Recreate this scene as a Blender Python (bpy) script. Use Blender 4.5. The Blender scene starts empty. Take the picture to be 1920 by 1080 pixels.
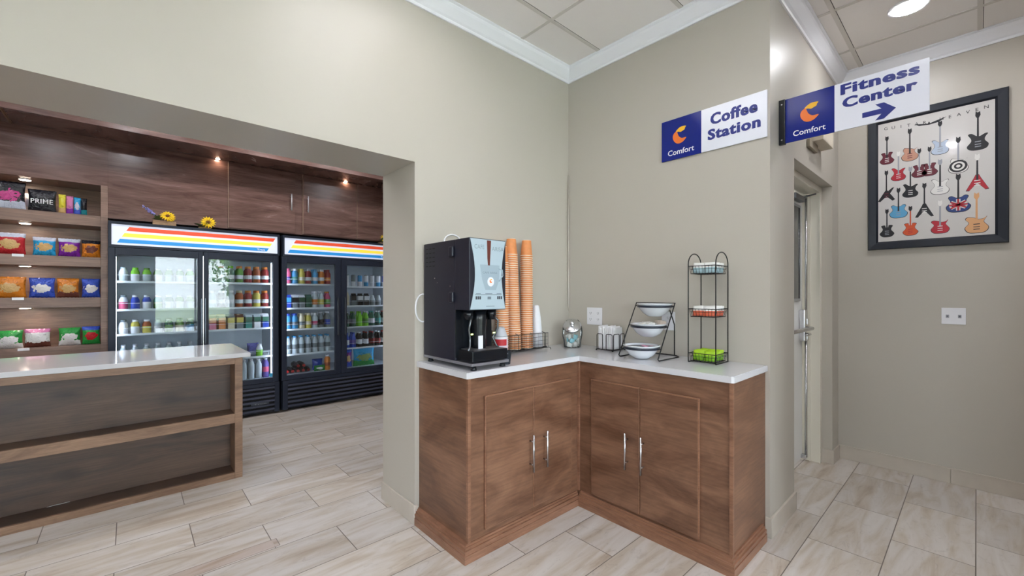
import bpy, bmesh, math, random
from mathutils import Vector, Matrix
random.seed(7)
S = bpy.context.scene
C = S.collection
PI = math.pi
# ------------------------------------------------------------------ camera
cam = bpy.data.cameras.new('camera'); camo = bpy.data.objects.new('camera', cam); C.objects.link(camo)
camo.location = (0, 0, 1.29); camo.rotation_euler = (PI/2, 0, math.radians(47.8))
cam.sensor_width = 36; cam.lens = 790/1920*36; cam.shift_y = 11/1920; cam.clip_start = .02
S.camera = camo
S.view_settings.view_transform = 'Standard'; S.view_settings.look = 'None'
S.view_settings.gamma = 1; S.view_settings.use_curve_mapping = False
S.view_settings.exposure = 0.97
SKY = 7.8          # daylight outside the windows
LAMP = 72.0        # ceiling discs
PANEL = 2.7        # flat ceiling light
# ------------------------------------------------------------------ world
W = bpy.data.worlds.new('sky'); S.world = W; W.use_nodes = True
nt = W.node_tree; nt.nodes.clear()
wo = nt.nodes.new('ShaderNodeOutputWorld'); bg = nt.nodes.new('ShaderNodeBackground')
tc = nt.nodes.new('ShaderNodeTexCoord'); sx = nt.nodes.new('ShaderNodeSeparateXYZ'); cr = nt.nodes.new('ShaderNodeValToRGB')
nt.links.new(tc.outputs['Generated'], sx.inputs[0]); nt.links.new(sx.outputs['Z'], cr.inputs[0])
cr.color_ramp.elements[0].color = (.90, .95, 1, 1); cr.color_ramp.elements[1].color = (.6, .76, 1, 1); cr.color_ramp.elements[1].position = .9
nt.links.new(cr.outputs[0], bg.inputs[0]); bg.inputs[1].default_value = SKY; nt.links.new(bg.outputs[0], wo.inputs[0])

sun = bpy.data.lights.new('sun', 'SUN'); sun.energy = 32; sun.angle = .02; sun.color = (1, .97, .92)
suno = bpy.data.objects.new('sun', sun); C.objects.link(suno); suno.rotation_euler = (Vector((.45, -.35, -1))).to_track_quat('-Z', 'Y').to_euler()
# ------------------------------------------------------------------ materials
def lin(c):
    return tuple((x/255/12.92 if x/255 <= .04045 else ((x/255+.055)/1.055)**2.4) for x in c)+(1,)
MATS = {}
def M(name, col, rough=.5, metal=0, spec=.5, bump=0, bscale=40, var=0, vscale=3, emis=0, coat=0, trans=0, ior=1.45):
    if name in MATS: return MATS[name]
    m = bpy.data.materials.new(name); m.use_nodes = True; n = m.node_tree; b = n.nodes['Principled BSDF']
    b.inputs['Base Color'].default_value = lin(col); b.inputs['Roughness'].default_value = rough
    b.inputs['Metallic'].default_value = metal; b.inputs['Specular IOR Level'].default_value = spec
    b.inputs['Coat Weight'].default_value = coat; b.inputs['IOR'].default_value = ior
    b.inputs['Transmission Weight'].default_value = trans
    if emis:
        b.inputs['Emission Color'].default_value = lin(col); b.inputs['Emission Strength'].default_value = emis
    geo = n.nodes.new('ShaderNodeNewGeometry')
    nz = n.nodes.new('ShaderNodeTexNoise'); nz.inputs['Scale'].default_value = vscale; nz.inputs['Detail'].default_value = 4
    n.links.new(geo.outputs['Position'], nz.inputs['Vector'])
    if var:
        mx = n.nodes.new('ShaderNodeMix'); mx.data_type = 'RGBA'
        l = lin(col); mx.inputs['A'].default_value = tuple(x*(1-var) for x in l[:3])+(1,); mx.inputs['B'].default_value = tuple(min(1, x*(1+var)) for x in l[:3])+(1,)
        n.links.new(nz.outputs['Fac'], mx.inputs['Factor']); n.links.new(mx.outputs['Result'], b.inputs['Base Color'])
    if bump:
        n2 = n.nodes.new('ShaderNodeTexNoise'); n2.inputs['Scale'].default_value = bscale; n2.inputs['Detail'].default_value = 3
        bp = n.nodes.new('ShaderNodeBump'); bp.inputs['Strength'].default_value = bump; bp.inputs['Distance'].default_value = .002
        n.links.new(geo.outputs['Position'], n2.inputs['Vector']); n.links.new(n2.outputs['Fac'], bp.inputs['Height']); n.links.new(bp.outputs[0], b.inputs['Normal'])
    MATS[name] = m; return m

def wood(name, dark, light, scale=(1.6, 1.6, 7), rough=.34, seed=0, grain='H', knots=False):
    m = bpy.data.materials.new(name); m.use_nodes = True; n = m.node_tree; b = n.nodes['Principled BSDF']; L = n.links.new
    geo = n.nodes.new('ShaderNodeNewGeometry'); mp = n.nodes.new('ShaderNodeMapping')
    mp.inputs['Scale'].default_value = scale; mp.inputs['Location'].default_value = (seed, seed*2.3, seed*1.7)
    L(geo.outputs['Position'], mp.inputs['Vector'])
    n1 = n.nodes.new('ShaderNodeTexNoise'); n1.inputs['Scale'].default_value = 1.3; n1.inputs['Detail'].default_value = 9; n1.inputs['Roughness'].default_value = .62; n1.inputs['Distortion'].default_value = 1.1
    L(mp.outputs[0], n1.inputs['Vector'])
    r1 = n.nodes.new('ShaderNodeValToRGB'); r1.color_ramp.elements[0].position = .32; r1.color_ramp.elements[1].position = .7
    r1.color_ramp.elements[0].color = lin(dark); r1.color_ramp.elements[1].color = lin(light); L(n1.outputs['Fac'], r1.inputs[0])
    mp2 = n.nodes.new('ShaderNodeMapping'); mp2.inputs['Scale'].default_value = tuple(s*(14 if s == max(scale) else 2.2) for s in scale); L(geo.outputs['Position'], mp2.inputs['Vector'])
    n2 = n.nodes.new('ShaderNodeTexNoise'); n2.inputs['Scale'].default_value = 1.6; n2.inputs['Detail'].default_value = 5; L(mp2.outputs[0], n2.inputs['Vector'])
    mx = n.nodes.new('ShaderNodeMix'); mx.data_type = 'RGBA'; mx.blend_type = 'MULTIPLY'; mx.inputs['Factor'].default_value = .55
    r2 = n.nodes.new('ShaderNodeValToRGB'); r2.color_ramp.elements[0].position = .3; r2.color_ramp.elements[0].color = (.62, .6, .58, 1); r2.color_ramp.elements[1].position = .62; r2.color_ramp.elements[1].color = (1.15, 1.15, 1.15, 1)
    L(n2.outputs['Fac'], r2.inputs[0]); L(r1.outputs[0], mx.inputs['A']); L(r2.outputs[0], mx.inputs['B'])
    out = mx.outputs['Result']
    if knots:
        vo = n.nodes.new('ShaderNodeTexVoronoi'); vo.inputs['Scale'].default_value = 1.0; vo.voronoi_dimensions = '2D'; sp_ = n.nodes.new('ShaderNodeSeparateXYZ'); cb_ = n.nodes.new('ShaderNodeCombineXYZ'); L(geo.outputs['Position'], sp_.inputs[0]); L(sp_.outputs['Y'], cb_.inputs[0]); L(sp_.outputs['Z'], cb_.inputs[1])
        mp3 = n.nodes.new('ShaderNodeMapping'); mp3.inputs['Scale'].default_value = (1.5, 2.9, 1); mp3.inputs['Location'].default_value = (seed, .35+seed, .2); L(cb_.outputs[0], mp3.inputs['Vector']); L(mp3.outputs[0], vo.inputs['Vector'])
        r3 = n.nodes.new('ShaderNodeValToRGB'); r3.color_ramp.elements[0].position = .02; r3.color_ramp.elements[0].color = (.3, .26, .22, 1); r3.color_ramp.elements[1].position = .15; r3.color_ramp.elements[1].color = (1, 1, 1, 1)
        L(vo.outputs['Distance'], r3.inputs[0])
        m3 = n.nodes.new('ShaderNodeMix'); m3.data_type = 'RGBA'; m3.blend_type = 'MULTIPLY'; m3.inputs['Factor'].default_value = .8
        L(out, m3.inputs['A']); L(r3.outputs[0], m3.inputs['B']); out = m3.outputs['Result']
    L(out, b.inputs['Base Color'])
    rr = n.nodes.new('ShaderNodeMapRange'); rr.inputs['To Min'].default_value = rough-.07; rr.inputs['To Max'].default_value = rough+.12; L(n1.outputs['Fac'], rr.inputs['Value']); L(rr.outputs[0], b.inputs['Roughness'])
    bp = n.nodes.new('ShaderNodeBump'); bp.inputs['Strength'].default_value = .12; bp.inputs['Distance'].default_value = .002; L(n1.outputs['Fac'], bp.inputs['Height']); L(bp.outputs[0], b.inputs['Normal'])
    MATS[name] = m; return m

def glass_mat(name, tint=(1, 1, 1), rough=.0, opac=.0, col=(200, 210, 210), ior=1.5):
    # thin clear pane: transparent, reflecting by Fresnel
    m = bpy.data.materials.new(name); m.use_nodes = True; n = m.node_tree; n.nodes.clear(); L = n.links.new
    o = n.nodes.new('ShaderNodeOutputMaterial'); tr = n.nodes.new('ShaderNodeBsdfTransparent'); gl = n.nodes.new('ShaderNodeBsdfGlossy'); fr = n.nodes.new('ShaderNodeFresnel'); mx = n.nodes.new('ShaderNodeMixShader')
    tr.inputs[0].default_value = tuple(tint)+(1,); gl.inputs['Roughness'].default_value = rough; fr.inputs[0].default_value = ior
    L(fr.outputs[0], mx.inputs[0]); L(tr.outputs[0], mx.inputs[1]); L(gl.outputs[0], mx.inputs[2])
    if opac:
        df = n.nodes.new('ShaderNodeBsdfDiffuse'); df.inputs[0].default_value = lin(col); m2 = n.nodes.new('ShaderNodeMixShader'); m2.inputs[0].default_value = opac
        L(mx.outputs[0], m2.inputs[1]); L(df.outputs[0], m2.inputs[2]); L(m2.outputs[0], o.inputs[0])
    else: L(mx.outputs[0], o.inputs[0])
    MATS[name] = m; return m

def floor_mat():
    m = bpy.data.materials.new('travertine floor tile'); m.use_nodes = True; n = m.node_tree; b = n.nodes['Principled BSDF']; L = n.links.new
    def math_(op, a, c=None):
        q = n.nodes.new('ShaderNodeMath'); q.operation = op
        for i, v in enumerate((a, c)):
            if v is None: continue
            if isinstance(v, (int, float)): q.inputs[i].default_value = v
            else: L(v, q.inputs[i])
        return q.outputs[0]
    geo = n.nodes.new('ShaderNodeNewGeometry'); s = n.nodes.new('ShaderNodeSeparateXYZ'); L(geo.outputs['Position'], s.inputs[0])
    X = s.outputs['X']; Y = s.outputs['Y']
    k = math_('MULTIPLY', math_('MINIMUM', math_('ADD', X, 2.1), 0), .034)
    yy = math_('ADD', math_('ADD', X, k), .003+.2995*100)
    xx = math_('ADD', Y, -2.96+.603*20)
    cb = n.nodes.new('ShaderNodeCombineXYZ'); L(xx, cb.inputs[0]); L(yy, cb.inputs[1])
    br = n.nodes.new('ShaderNodeTexBrick'); br.offset = .5; br.offset_frequency = 2; br.squash = 1
    br.inputs['Scale'].default_value = 1; br.inputs['Mortar Size'].default_value = .0022; br.inputs['Mortar Smooth'].default_value = .1
    br.inputs['Brick Width'].default_value = .603; br.inputs['Row Height'].default_value = .2995; br.inputs['Bias'].default_value = 0
    br.inputs['Color1'].default_value = (0, 0, 0, 1); br.inputs['Color2'].default_value = (1, 1, 1, 1); br.inputs['Mortar'].default_value = (.5, .5, .5, 1)
    L(cb.outputs[0], br.inputs['Vector'])
    # veins run along Y, shifted per tile
    off = n.nodes.new('ShaderNodeVectorMath'); off.operation = 'MULTIPLY_ADD'; L(br.outputs['Color'], off.inputs[0]); off.inputs[1].default_value = (9, 7, 5); L(geo.outputs['Position'], off.inputs[2])
    mp = n.nodes.new('ShaderNodeMapping'); mp.inputs['Scale'].default_value = (10.5, 1.6, 1); mp.inputs['Rotation'].default_value = (0, 0, .12); L(off.outputs[0], mp.inputs['Vector'])
    n1 = n.nodes.new('ShaderNodeTexNoise'); n1.inputs['Scale'].default_value = 1.2; n1.inputs['Detail'].default_value = 7; n1.inputs['Roughness'].default_value = .55; n1.inputs['Distortion'].default_value = .9; L(mp.outputs[0], n1.inputs['Vector'])
    r = n.nodes.new('ShaderNodeValToRGB'); e = r.color_ramp.elements
    e[0].position = .27; e[0].color = lin((168, 153, 138)); e[1].position = .75; e[1].color = lin((208, 204, 201))
    q = e.new(.42); q.color = lin((188, 178, 166)); q = e.new(.55); q.color = lin((199, 193, 188)); L(n1.outputs['Fac'], r.inputs[0])
    mp4 = n.nodes.new('ShaderNodeMapping'); mp4.inputs['Scale'].default_value = (9, 3.5, 1); L(off.outputs[0], mp4.inputs['Vector'])
    n4 = n.nodes.new('ShaderNodeTexNoise'); n4.inputs['Scale'].default_value = 2.2; n4.inputs['Detail'].default_value = 8; n4.inputs['Roughness'].default_value = .7; n4.inputs['Distortion'].default_value = 1.6; L(mp4.outputs[0], n4.inputs['Vector'])
    r4 = n.nodes.new('ShaderNodeValToRGB'); r4.color_ramp.elements[0].position = .33; r4.color_ramp.elements[0].color = (.66, .63, .62, 1); r4.color_ramp.elements[1].position = .45; r4.color_ramp.elements[1].color = (1, 1, 1, 1); L(n4.outputs['Fac'], r4.inputs[0])
    m4 = n.nodes.new('ShaderNodeMix'); m4.data_type = 'RGBA'; m4.blend_type = 'MULTIPLY'; m4.inputs['Factor'].default_value = .45; L(r.outputs[0], m4.inputs['A']); L(r4.outputs[0], m4.inputs['B'])
    tone = n.nodes.new('ShaderNodeMix'); tone.data_type = 'RGBA'; tone.inputs['A'].default_value = (.9, .89, .88, 1); tone.inputs['B'].default_value = (1.05, 1.03, 1.0, 1); L(br.outputs['Color'], tone.inputs['Factor'])
    m5 = n.nodes.new('ShaderNodeMix'); m5.data_type = 'RGBA'; m5.blend_type = 'MULTIPLY'; m5.inputs['Factor'].default_value = 1; L(m4.outputs['Result'], m5.inputs['A']); L(tone.outputs['Result'], m5.inputs['B'])
    m6 = n.nodes.new('ShaderNodeMix'); m6.data_type = 'RGBA'; L(br.outputs['Fac'], m6.inputs['Factor']); L(m5.outputs['Result'], m6.inputs['A']); m6.inputs['B'].default_value = lin((112, 102, 94))
    # narrow pinkish filler strip in the market floor
    dx_ = math_('ABSOLUTE', math_('ADD', X, 2.443)); iny = math_('LESS_THAN', Y, .572)
    ins = math_('MULTIPLY', math_('LESS_THAN', dx_, .040), iny)
    edge = math_('MULTIPLY', math_('MAXIMUM', math_('LESS_THAN', math_('ABSOLUTE', math_('SUBTRACT', dx_, .040)), .0014), math_('MULTIPLY', math_('LESS_THAN', math_('ABSOLUTE', math_('SUBTRACT', Y, .571)), .0016), math_('LESS_THAN', dx_, .040))), math_('LESS_THAN', Y, .5725))
    m7 = n.nodes.new('ShaderNodeMix'); m7.data_type = 'RGBA'; m7.blend_type = 'MULTIPLY'; L(ins, m7.inputs['Factor']); L(m5.outputs['Result'], m7.inputs['A']); m7.inputs['B'].default_value = (.86, .78, .75, 1)
    fm = math_('MAXIMUM', math_('MULTIPLY', br.outputs['Fac'], math_('SUBTRACT', 1, ins)), edge)
    L(m7.outputs['Result'], m6.inputs['A']); L(fm, m6.inputs['Factor'])
    L(m6.outputs['Result'], b.inputs['Base Color']); b.inputs['Roughness'].default_value = .33; b.inputs['Specular IOR Level'].default_value = .4
    bp = n.nodes.new('ShaderNodeBump'); bp.inputs['Strength'].default_value = .5; bp.inputs['Distance'].default_value = .002; bp.invert = True; L(br.outputs['Fac'], bp.inputs['Height']); L(bp.outputs[0], b.inputs['Normal'])
    MATS['floor'] = m; return m

paint = M('greige wall paint', (187, 181, 170), .36, bump=.06, bscale=160, var=.015)
white_trim = M('white painted moulding', (244, 245, 250), .4)
tile_c = M('ceiling tile', (244, 240, 237), .8, bump=.3, bscale=220)
tbar = M('ceiling grid metal', (216, 211, 205), .5)
tbar_dark = M('ceiling gap', (60, 55, 50), .8)
base_tile = M('baseboard tile', (196, 187, 175), .35, var=.12, vscale=9)
quartz = M('white quartz', (210, 210, 214), .1, var=.02, vscale=30, coat=.3)
black_m = M('black powder coat', (34, 35, 48), .38, bump=.1, bscale=400)
black_p = M('black plastic', (18, 22, 28), .25)
black_w = M('black wire', (22, 22, 24), .35, metal=.3)
chrome = M('brushed steel', (200, 200, 202), .25, metal=1)
steel_d = M('dark steel', (120, 124, 130), .3, metal=1)
whitep = M('white plastic', (232, 232, 236), .35)
door_white = M('white painted door', (238, 238, 236), .4)
frame_cream = M('cream door frame', (226, 221, 206), .4)
cab = wood('cabinet maple stain', (96, 64, 46), (140, 103, 80), (1.8, 1.8, 4.2), .36, 1)
cab_trim = wood('cabinet edge trim', (122, 84, 62), (158, 116, 92), (3, 3, 9), .36, 5)
walnut = wood('market panel walnut', (84, 60, 54), (132, 102, 94), (1.2, 1.2, 8), .22, 3)
walnut2 = wood('shelf walnut', (108, 84, 72), (148, 120, 106), (1.6, 1.6, 8), .4, 8)
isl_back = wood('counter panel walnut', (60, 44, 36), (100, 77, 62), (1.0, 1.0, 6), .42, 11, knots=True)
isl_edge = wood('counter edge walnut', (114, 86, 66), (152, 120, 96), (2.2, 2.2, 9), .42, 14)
FLOOR = floor_mat()
pane = glass_mat('cooler pane', (.93, .96, .97))
pane2 = glass_mat('window pane', (.96, .98, .98))
jarglass = glass_mat('jar glass', (.97, .98, .98), .03, .06, ior=1.22)

# ------------------------------------------------------------------ mesh builder
class MB:
    def __init__(s): s.v = []; s.f = []; s.mi = []; s.sm = []; s.mats = []
    def slot(s, m):
        if m not in s.mats: s.mats.append(m)
        return s.mats.index(m)
    def add(s, vs, fs, m, smooth=False, T=None):
        o = len(s.v); k = s.slot(m)
        s.v += [tuple(T @ Vector(v)) if T is not None else tuple(v) for v in vs]
        for f in fs: s.f.append([i+o for i in f]); s.mi.append(k); s.sm.append(smooth)
        return s
    def box(s, x0, x1, y0, y1, z0, z1, m, bev=0, T=None):
        if x0 > x1: x0, x1 = x1, x0
        if y0 > y1: y0, y1 = y1, y0
        if z0 > z1: z0, z1 = z1, z0
        if bev <= 0:
            vs = [(x, y, z) for z in (z0, z1) for y in (y0, y1) for x in (x0, x1)]
            return s.add(vs, [(0, 2, 3, 1), (4, 5, 7, 6), (0, 1, 5, 4), (2, 6, 7, 3), (0, 4, 6, 2), (1, 3, 7, 5)], m, T=T)
        bm = bmesh.new(); bmesh.ops.create_cube(bm, size=1)
        for v in bm.verts: v.co = ((x0+x1)/2+v.co.x*(x1-x0), (y0+y1)/2+v.co.y*(y1-y0), (z0+z1)/2+v.co.z*(z1-z0))
        bev = min(bev, .45*min(x1-x0, y1-y0, z1-z0))
        bmesh.ops.bevel(bm, geom=bm.edges[:], offset=bev, segments=2, affect='EDGES', profile=.6)
        bm.verts.index_update()
        s.add([v.co[:] for v in bm.verts], [[v.index for v in f.verts] for f in bm.faces], m, False, T); bm.free(); return s
    def lathe(s, prof, c, m, n=20, axis='Z', T=None, smooth=True, mats=None):
        # prof: (radius, height[, material]) rings from bottom to top
        vs = []; fs = []
        for r, h in [(p[0], p[1]) for p in prof]:
            for i in range(n):
                a = 2*PI*i/n; vs.append((r*math.cos(a), r*math.sin(a), h))
        if axis == 'X': vs = [(z, x, y) for x, y, z in vs]
        if axis == 'Y': vs = [(y, z, x) for x, y, z in vs]
        vs = [(x+c[0], y+c[1], z+c[2]) for x, y, z in vs]
        o = len(s.v); s.v += [tuple(T @ Vector(v)) if T is not None else v for v in vs]
        for j in range(len(prof)-1):
            mm = prof[j][2] if len(prof[j]) > 2 else m; k = s.slot(mm)
            for i in range(n):
                s.f.append([o+j*n+i, o+j*n+(i+1) % n, o+(j+1)*n+(i+1) % n, o+(j+1)*n+i]); s.mi.append(k); s.sm.append(smooth)
        k = s.slot(prof[0][2] if len(prof[0]) > 2 else m); s.f.append([o+i for i in reversed(range(n))]); s.mi.append(k); s.sm.append(False)
        k = s.slot(prof[-1][2] if len(prof[-1]) > 2 else m); s.f.append([o+(len(prof)-1)*n+i for i in range(n)]); s.mi.append(k); s.sm.append(False)
        return s
    def cyl(s, c, r, h, m, n=20, axis='Z', T=None): return s.lathe([(r, 0), (r, h)], c, m, n, axis, T)
    def tube(s, pts, r, m, n=8, closed=False):
        P = [Vector(p) for p in pts]; k = len(P); vs = []; fs = []; prev = None
        for i in range(k):
            if closed: t = (P[(i+1) % k]-P[i-1])
            else: t = P[min(i+1, k-1)]-P[max(i-1, 0)]
            if t.length < 1e-9: t = Vector((0, 0, 1))
            t.normalize()
            if prev is None: a = t.orthogonal().normalized()
            else:
                a = prev-t*prev.dot(t)
                a = a.normalized() if a.length > 1e-6 else t.orthogonal().normalized()
            prev = a; b = t.cross(a)
            for j in range(n): an = 2*PI*j/n; vs.append(P[i]+(a*math.cos(an)+b*math.sin(an))*r)
        for i in range(k if closed else k-1):
            q = (i+1) % k
            for j in range(n): fs.append([i*n+j, i*n+(j+1) % n, q*n+(j+1) % n, q*n+j])
        if not closed: fs += [list(reversed(range(n))), [(k-1)*n+j for j in range(n)]]
        return s.add(vs, fs, m, True)
    def poly(s, pts2, o, u, v, m, d=0, nrm=None):
        # outline in (u,v), optional thickness d along u x v
        o = Vector(o); u = Vector(u); v = Vector(v); w = u.cross(v).normalized()
        bm = bmesh.new(); vv = [bm.verts.new(o+u*a+v*b+w*d) for a, b in pts2]
        try: bm.faces.new(vv); bm.normal_update()
        except ValueError: bm.free(); return s
        bmesh.ops.triangulate(bm, faces=bm.faces[:]); bm.verts.index_update()
        n = len(vv); vs = [x.co.copy() for x in bm.verts]; fs = [[q.index for q in f.verts] for f in bm.faces]; bm.free()
        if d:
            vs += [x-w*d for x in vs[:n]]; fs += [[i, n+i, n+(i+1) % n, (i+1) % n] for i in range(n)]
        return s.add(vs, fs, m)
    def text(s, string, o, u, v, m, width=None, height=None, bold=0, d=.0004, align='C', space=1, shear=0):
        vs, fs = text_geo(string, bold, space, shear)
        if not vs: return s
        x0 = min(a[0] for a in vs); x1 = max(a[0] for a in vs); y0 = min(a[1] for a in vs); y1 = max(a[1] for a in vs)
        sxx = width/(x1-x0) if width else None; syy = height/(y1-y0) if height else None
        sxx = sxx or syy; syy = syy or sxx
        o = Vector(o); u = Vector(u); v = Vector(v); w = u.cross(v).normalized()
        ox = {'C': (x0+x1)/2, 'L': x0}[align]
        return s.add([o+u*((a-ox)*sxx)+v*((b-(y0+y1)/2)*syy)+w*d for a, b in vs], fs, m)

_tc = {}
def text_geo(string, bold, space, shear=0):
    k = (string, bold, space, shear)
    if k in _tc: return _tc[k]
    cu = bpy.data.curves.new('t', 'FONT'); cu.body = string; cu.size = 1; cu.offset = bold; cu.space_character = space; cu.resolution_u = 3; cu.shear = shear
    ob = bpy.data.objects.new('t', cu); C.objects.link(ob); bpy.context.view_layer.update()
    me = bpy.data.meshes.new_from_object(ob.evaluated_get(bpy.context.evaluated_depsgraph_get()))
    vs = [(a.co.x, a.co.y) for a in me.vertices]; fs = [list(p.vertices) for p in me.polygons]
    bpy.data.objects.remove(ob); bpy.data.curves.remove(cu); bpy.data.meshes.remove(me)
    _tc[k] = (vs, fs); return _tc[k]

def obj(name, mb, parent=None, loc=None, local=False, label=None):
    """link a builder as ONE mesh object; built in world space unless local"""
    me = bpy.data.meshes.new(name)
    off = Vector((0, 0, 0))
    if not local:
        if parent is not None:
            p = parent; 
            while p is not None: off += p.location; p = p.parent
        elif loc is not None: off = Vector(loc)
    me.from_pydata([tuple(Vector(v)-off) for v in mb.v], [], mb.f)
    for m in mb.mats: me.materials.append(m)
    me.polygons.foreach_set('material_index', mb.mi); me.polygons.foreach_set('use_smooth', mb.sm); me.update()
    bm = bmesh.new(); bm.from_mesh(me); bmesh.ops.recalc_face_normals(bm, faces=bm.faces[:]); bm.to_mesh(me); bm.free()
    o = bpy.data.objects.new(name, me); C.objects.link(o)
    if parent is not None: o.parent = parent
    if loc is not None: o.location = loc
    if label: o['label'] = label
    return o
def tag(o, label, cat, group=None, kind=None):
    o['label'] = label; o['category'] = cat
    if group: o['group'] = group
    if kind: o['kind'] = kind
    return o
def thing(name, label, cat, loc=(0, 0, 0), rz=0, group=None):
    o = bpy.data.objects.new(name, None); o.empty_display_size = .05; C.objects.link(o); o.location = loc; o.rotation_euler.z = rz
    return tag(o, label, cat, group)
def struct(name, mb, label=None, cat=None):
    o = obj(name, mb); o['kind'] = 'structure'
    if label: o['label'] = label
    if cat: o['category'] = cat
    return o
def dup(root, loc, rz=None, label=None, group=None):
    r = root.copy(); C.objects.link(r); r.location = loc
    if rz is not None: r.rotation_euler.z = rz
    if label: r['label'] = label
    if group: r['group'] = group
    for ch in list(root.children):
        c = ch.copy(); C.objects.link(c); c.parent = r
        for g in list(ch.children):
            d = g.copy(); C.objects.link(d); d.parent = c
    return r

# ------------------------------------------------------------------ room shell
XL, XB, YJ, ZO, YR, XC = -2.12, -2.52, 1.185, 2.032, 2.51, -.735   # left wall face / back face, jamb, opening top, coffee wall, column face
ZC = 3.0; YH = 4.145; XR = 3.8; YF = -4.0; XM = -5.9; YM0 = -3.2; YM1 = 3.4
struct('floor', MB().box(XM, XR+.2, YF-.2, YH+.2, -.05, 0, FLOOR), 'pale travertine-look floor tiles laid in running bond', 'floor')
c = MB().box(XM, XR+.2, YF-.2, YH+.2, ZC, ZC+.05, tile_c)
for k in range(-5, 12):
    x = -1.785+.6*k
    if XL < x < XR: c.box(x-.012, x+.012, YF, YH, ZC-.004, ZC, tbar); c.box(x+.012, x+.0145, YF, YH, ZC-.0006, ZC, tbar_dark)
for k in range(-10, 5):
    y = 1.945+.6*k
    if YF < y < YH: c.box(XL, XR, y-.012, y+.012, ZC-.0035, ZC, tbar); c.box(XL, XR, y+.012, y+.014, ZC-.0006, ZC, tbar_dark)
struct('ceiling', c, 'white lay-in tile ceiling with metal grid', 'ceiling')
w = MB().box(XB, XL, YJ, YR+.1, 0, ZC, paint).box(XB, XL, -2.4, YJ, ZO, ZC, paint).box(XB, XL, YF, -2.4, 0, ZC, paint)
struct('wall_left', w, 'greige wall with the wide opening into the market', 'wall')
w = MB().box(XL, XC, YR, 2.95, 0, ZC, paint).box(XC-.2, XC, 3.943, YH, 0, ZC, paint).box(XC-.2, XC, 2.95, 3.943, 2.105, ZC, paint)
w.box(XB, XL, YR+.1, YM1, 0, ZC, paint)
struct('wall_back', w, 'greige wall behind the coffee counter, turning into the hall', 'wall')
struct('wall_hall', MB().box(-2.1, XR+.2, YH, YH+.15, 0, ZC, paint), 'greige hall wall behind the guitar poster', 'wall')
# window wall (behind the camera) and front wall
wy0, wy1, wz0, wz1 = .43, 2.12, .50, 2.62
vy0, vy1 = -3.0, -.9
w = MB().box(XR, XR+.2, YF, vy0, 0, ZC, paint).box(XR, XR+.2, vy1, wy0, 0, ZC, paint).box(XR, XR+.2, wy1, YH, 0, ZC, paint)
for a, b in ((wy0, wy1), (vy0, vy1)): w.box(XR, XR+.2, a, b, 0, wz0, paint).box(XR, XR+.2, a, b, wz1, ZC, paint)
struct('wall_right', w)
struct('wall_front', MB().box(XB, .7, YF-.2, YF, 0, ZC, paint).box(2.1, XR+.2, YF-.2, YF, 0, ZC, paint).box(.7, 2.1, YF-.2, YF, 0, .8, paint).box(.7, 2.1, YF-.2, YF, 2.5, ZC, paint))
def window(n, vert, a0, a1, z0, z1, p, mull):
    w = MB(); g = MB(); fr = []
    t = .05
    def B(mb, a, b, zz0, zz1, m, th=.05):
        if vert == 'X': mb.box(p-th/2, p+th/2, a, b, zz0, zz1, m)
        else: mb.box(a, b, p-th/2, p+th/2, zz0, zz1, m)
    B(w, a0, a0+t, z0, z1, door_white); B(w, a1-t, a1, z0, z1, door_white); B(w, a0, a1, z0, z0+t, door_white); B(w, a0, a1, z1-t, z1, door_white)
    for q in mull: B(w, q-t/2, q+t/2, z0, z1, door_white)
    B(g, a0+t, a1-t, z0+t, z1-t, pane2, .004)
    o = struct('window_%d' % n, w); o['label'] = 'white framed window to the outside, one of three, two added for daylight'; o['category'] = 'window'
    obj('pane', g, o)
window(1, 'X', wy0, wy1, wz0, wz1, XR+.1, [1.30])
window(2, 'X', vy0, vy1, wz0, wz1, XR+.1, [-1.95])  # unseen window, added to bring daylight onto the left wall and market
window(3, 'Y', .7, 2.1, .8, 2.5, YF-.1, [1.4])  # unseen window, added to brighten the coffee and hall walls
struct('wall_shade_partition', MB().box(.35, XR, 2.26, 2.42, 0, ZC-.001, paint), 'unseen greige partition added to keep window light off the hall', 'wall')  # unseen wall added to shade the hall and column from the window
# market room
w = MB().box(XM-.15, XM, YM0, YM1, 0, ZC, paint)
struct('wall_market_back', w)
struct('wall_market_left', MB().box(XM, XB, YM0-.15, YM0, 0, ZC, paint))
struct('wall_market_right', MB().box(XM, XB, YM1, YM1+.15, 0, ZC, paint))
# crown moulding: stepped profile along a run
def crown(n, p0, p1, inw, m0=0, m1=0, flip=False):
    prof = [(0, -.09), (.010, -.09), (.014, -.082), (.014, -.076), (.026, -.068), (.058, -.030), (.064, -.018), (.064, -.012), (.075, -.006), (.075, 0), (0, 0)]
    p0 = Vector(p0); p1 = Vector(p1); d = (p1-p0).normalized(); inw = Vector(inw)
    mb = MB(); vs = []
    for e, mm in ((p0, m0), (p1, m1)):
        for a, b in prof: vs.append(e+inw*a+Vector((0, 0, ZC+b))+d*(a*mm))
    k = len(prof); fs = [[i, (i+1) % k, k+(i+1) % k, k+i] for i in range(k)]+[list(range(k)), [k+i for i in range(k)]]
    mb.add(vs, fs, white_trim); o = struct('trim_%d' % n, mb); o['label'] = 'white crown moulding'; o['category'] = 'moulding'
crown(1, (XL, YF, 0), (XL, YR, 0), (1, 0, 0), 1, -1)
crown(2, (XL, YR, 0), (XC, YR, 0), (0, -1, 0), 1, 1)
crown(3, (XC, YR, 0), (XC, YH, 0), (1, 0, 0), -1, -1)
crown(4, (XC, YH, 0), (XR, YH, 0), (0, -1, 0), 1, -1)
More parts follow.
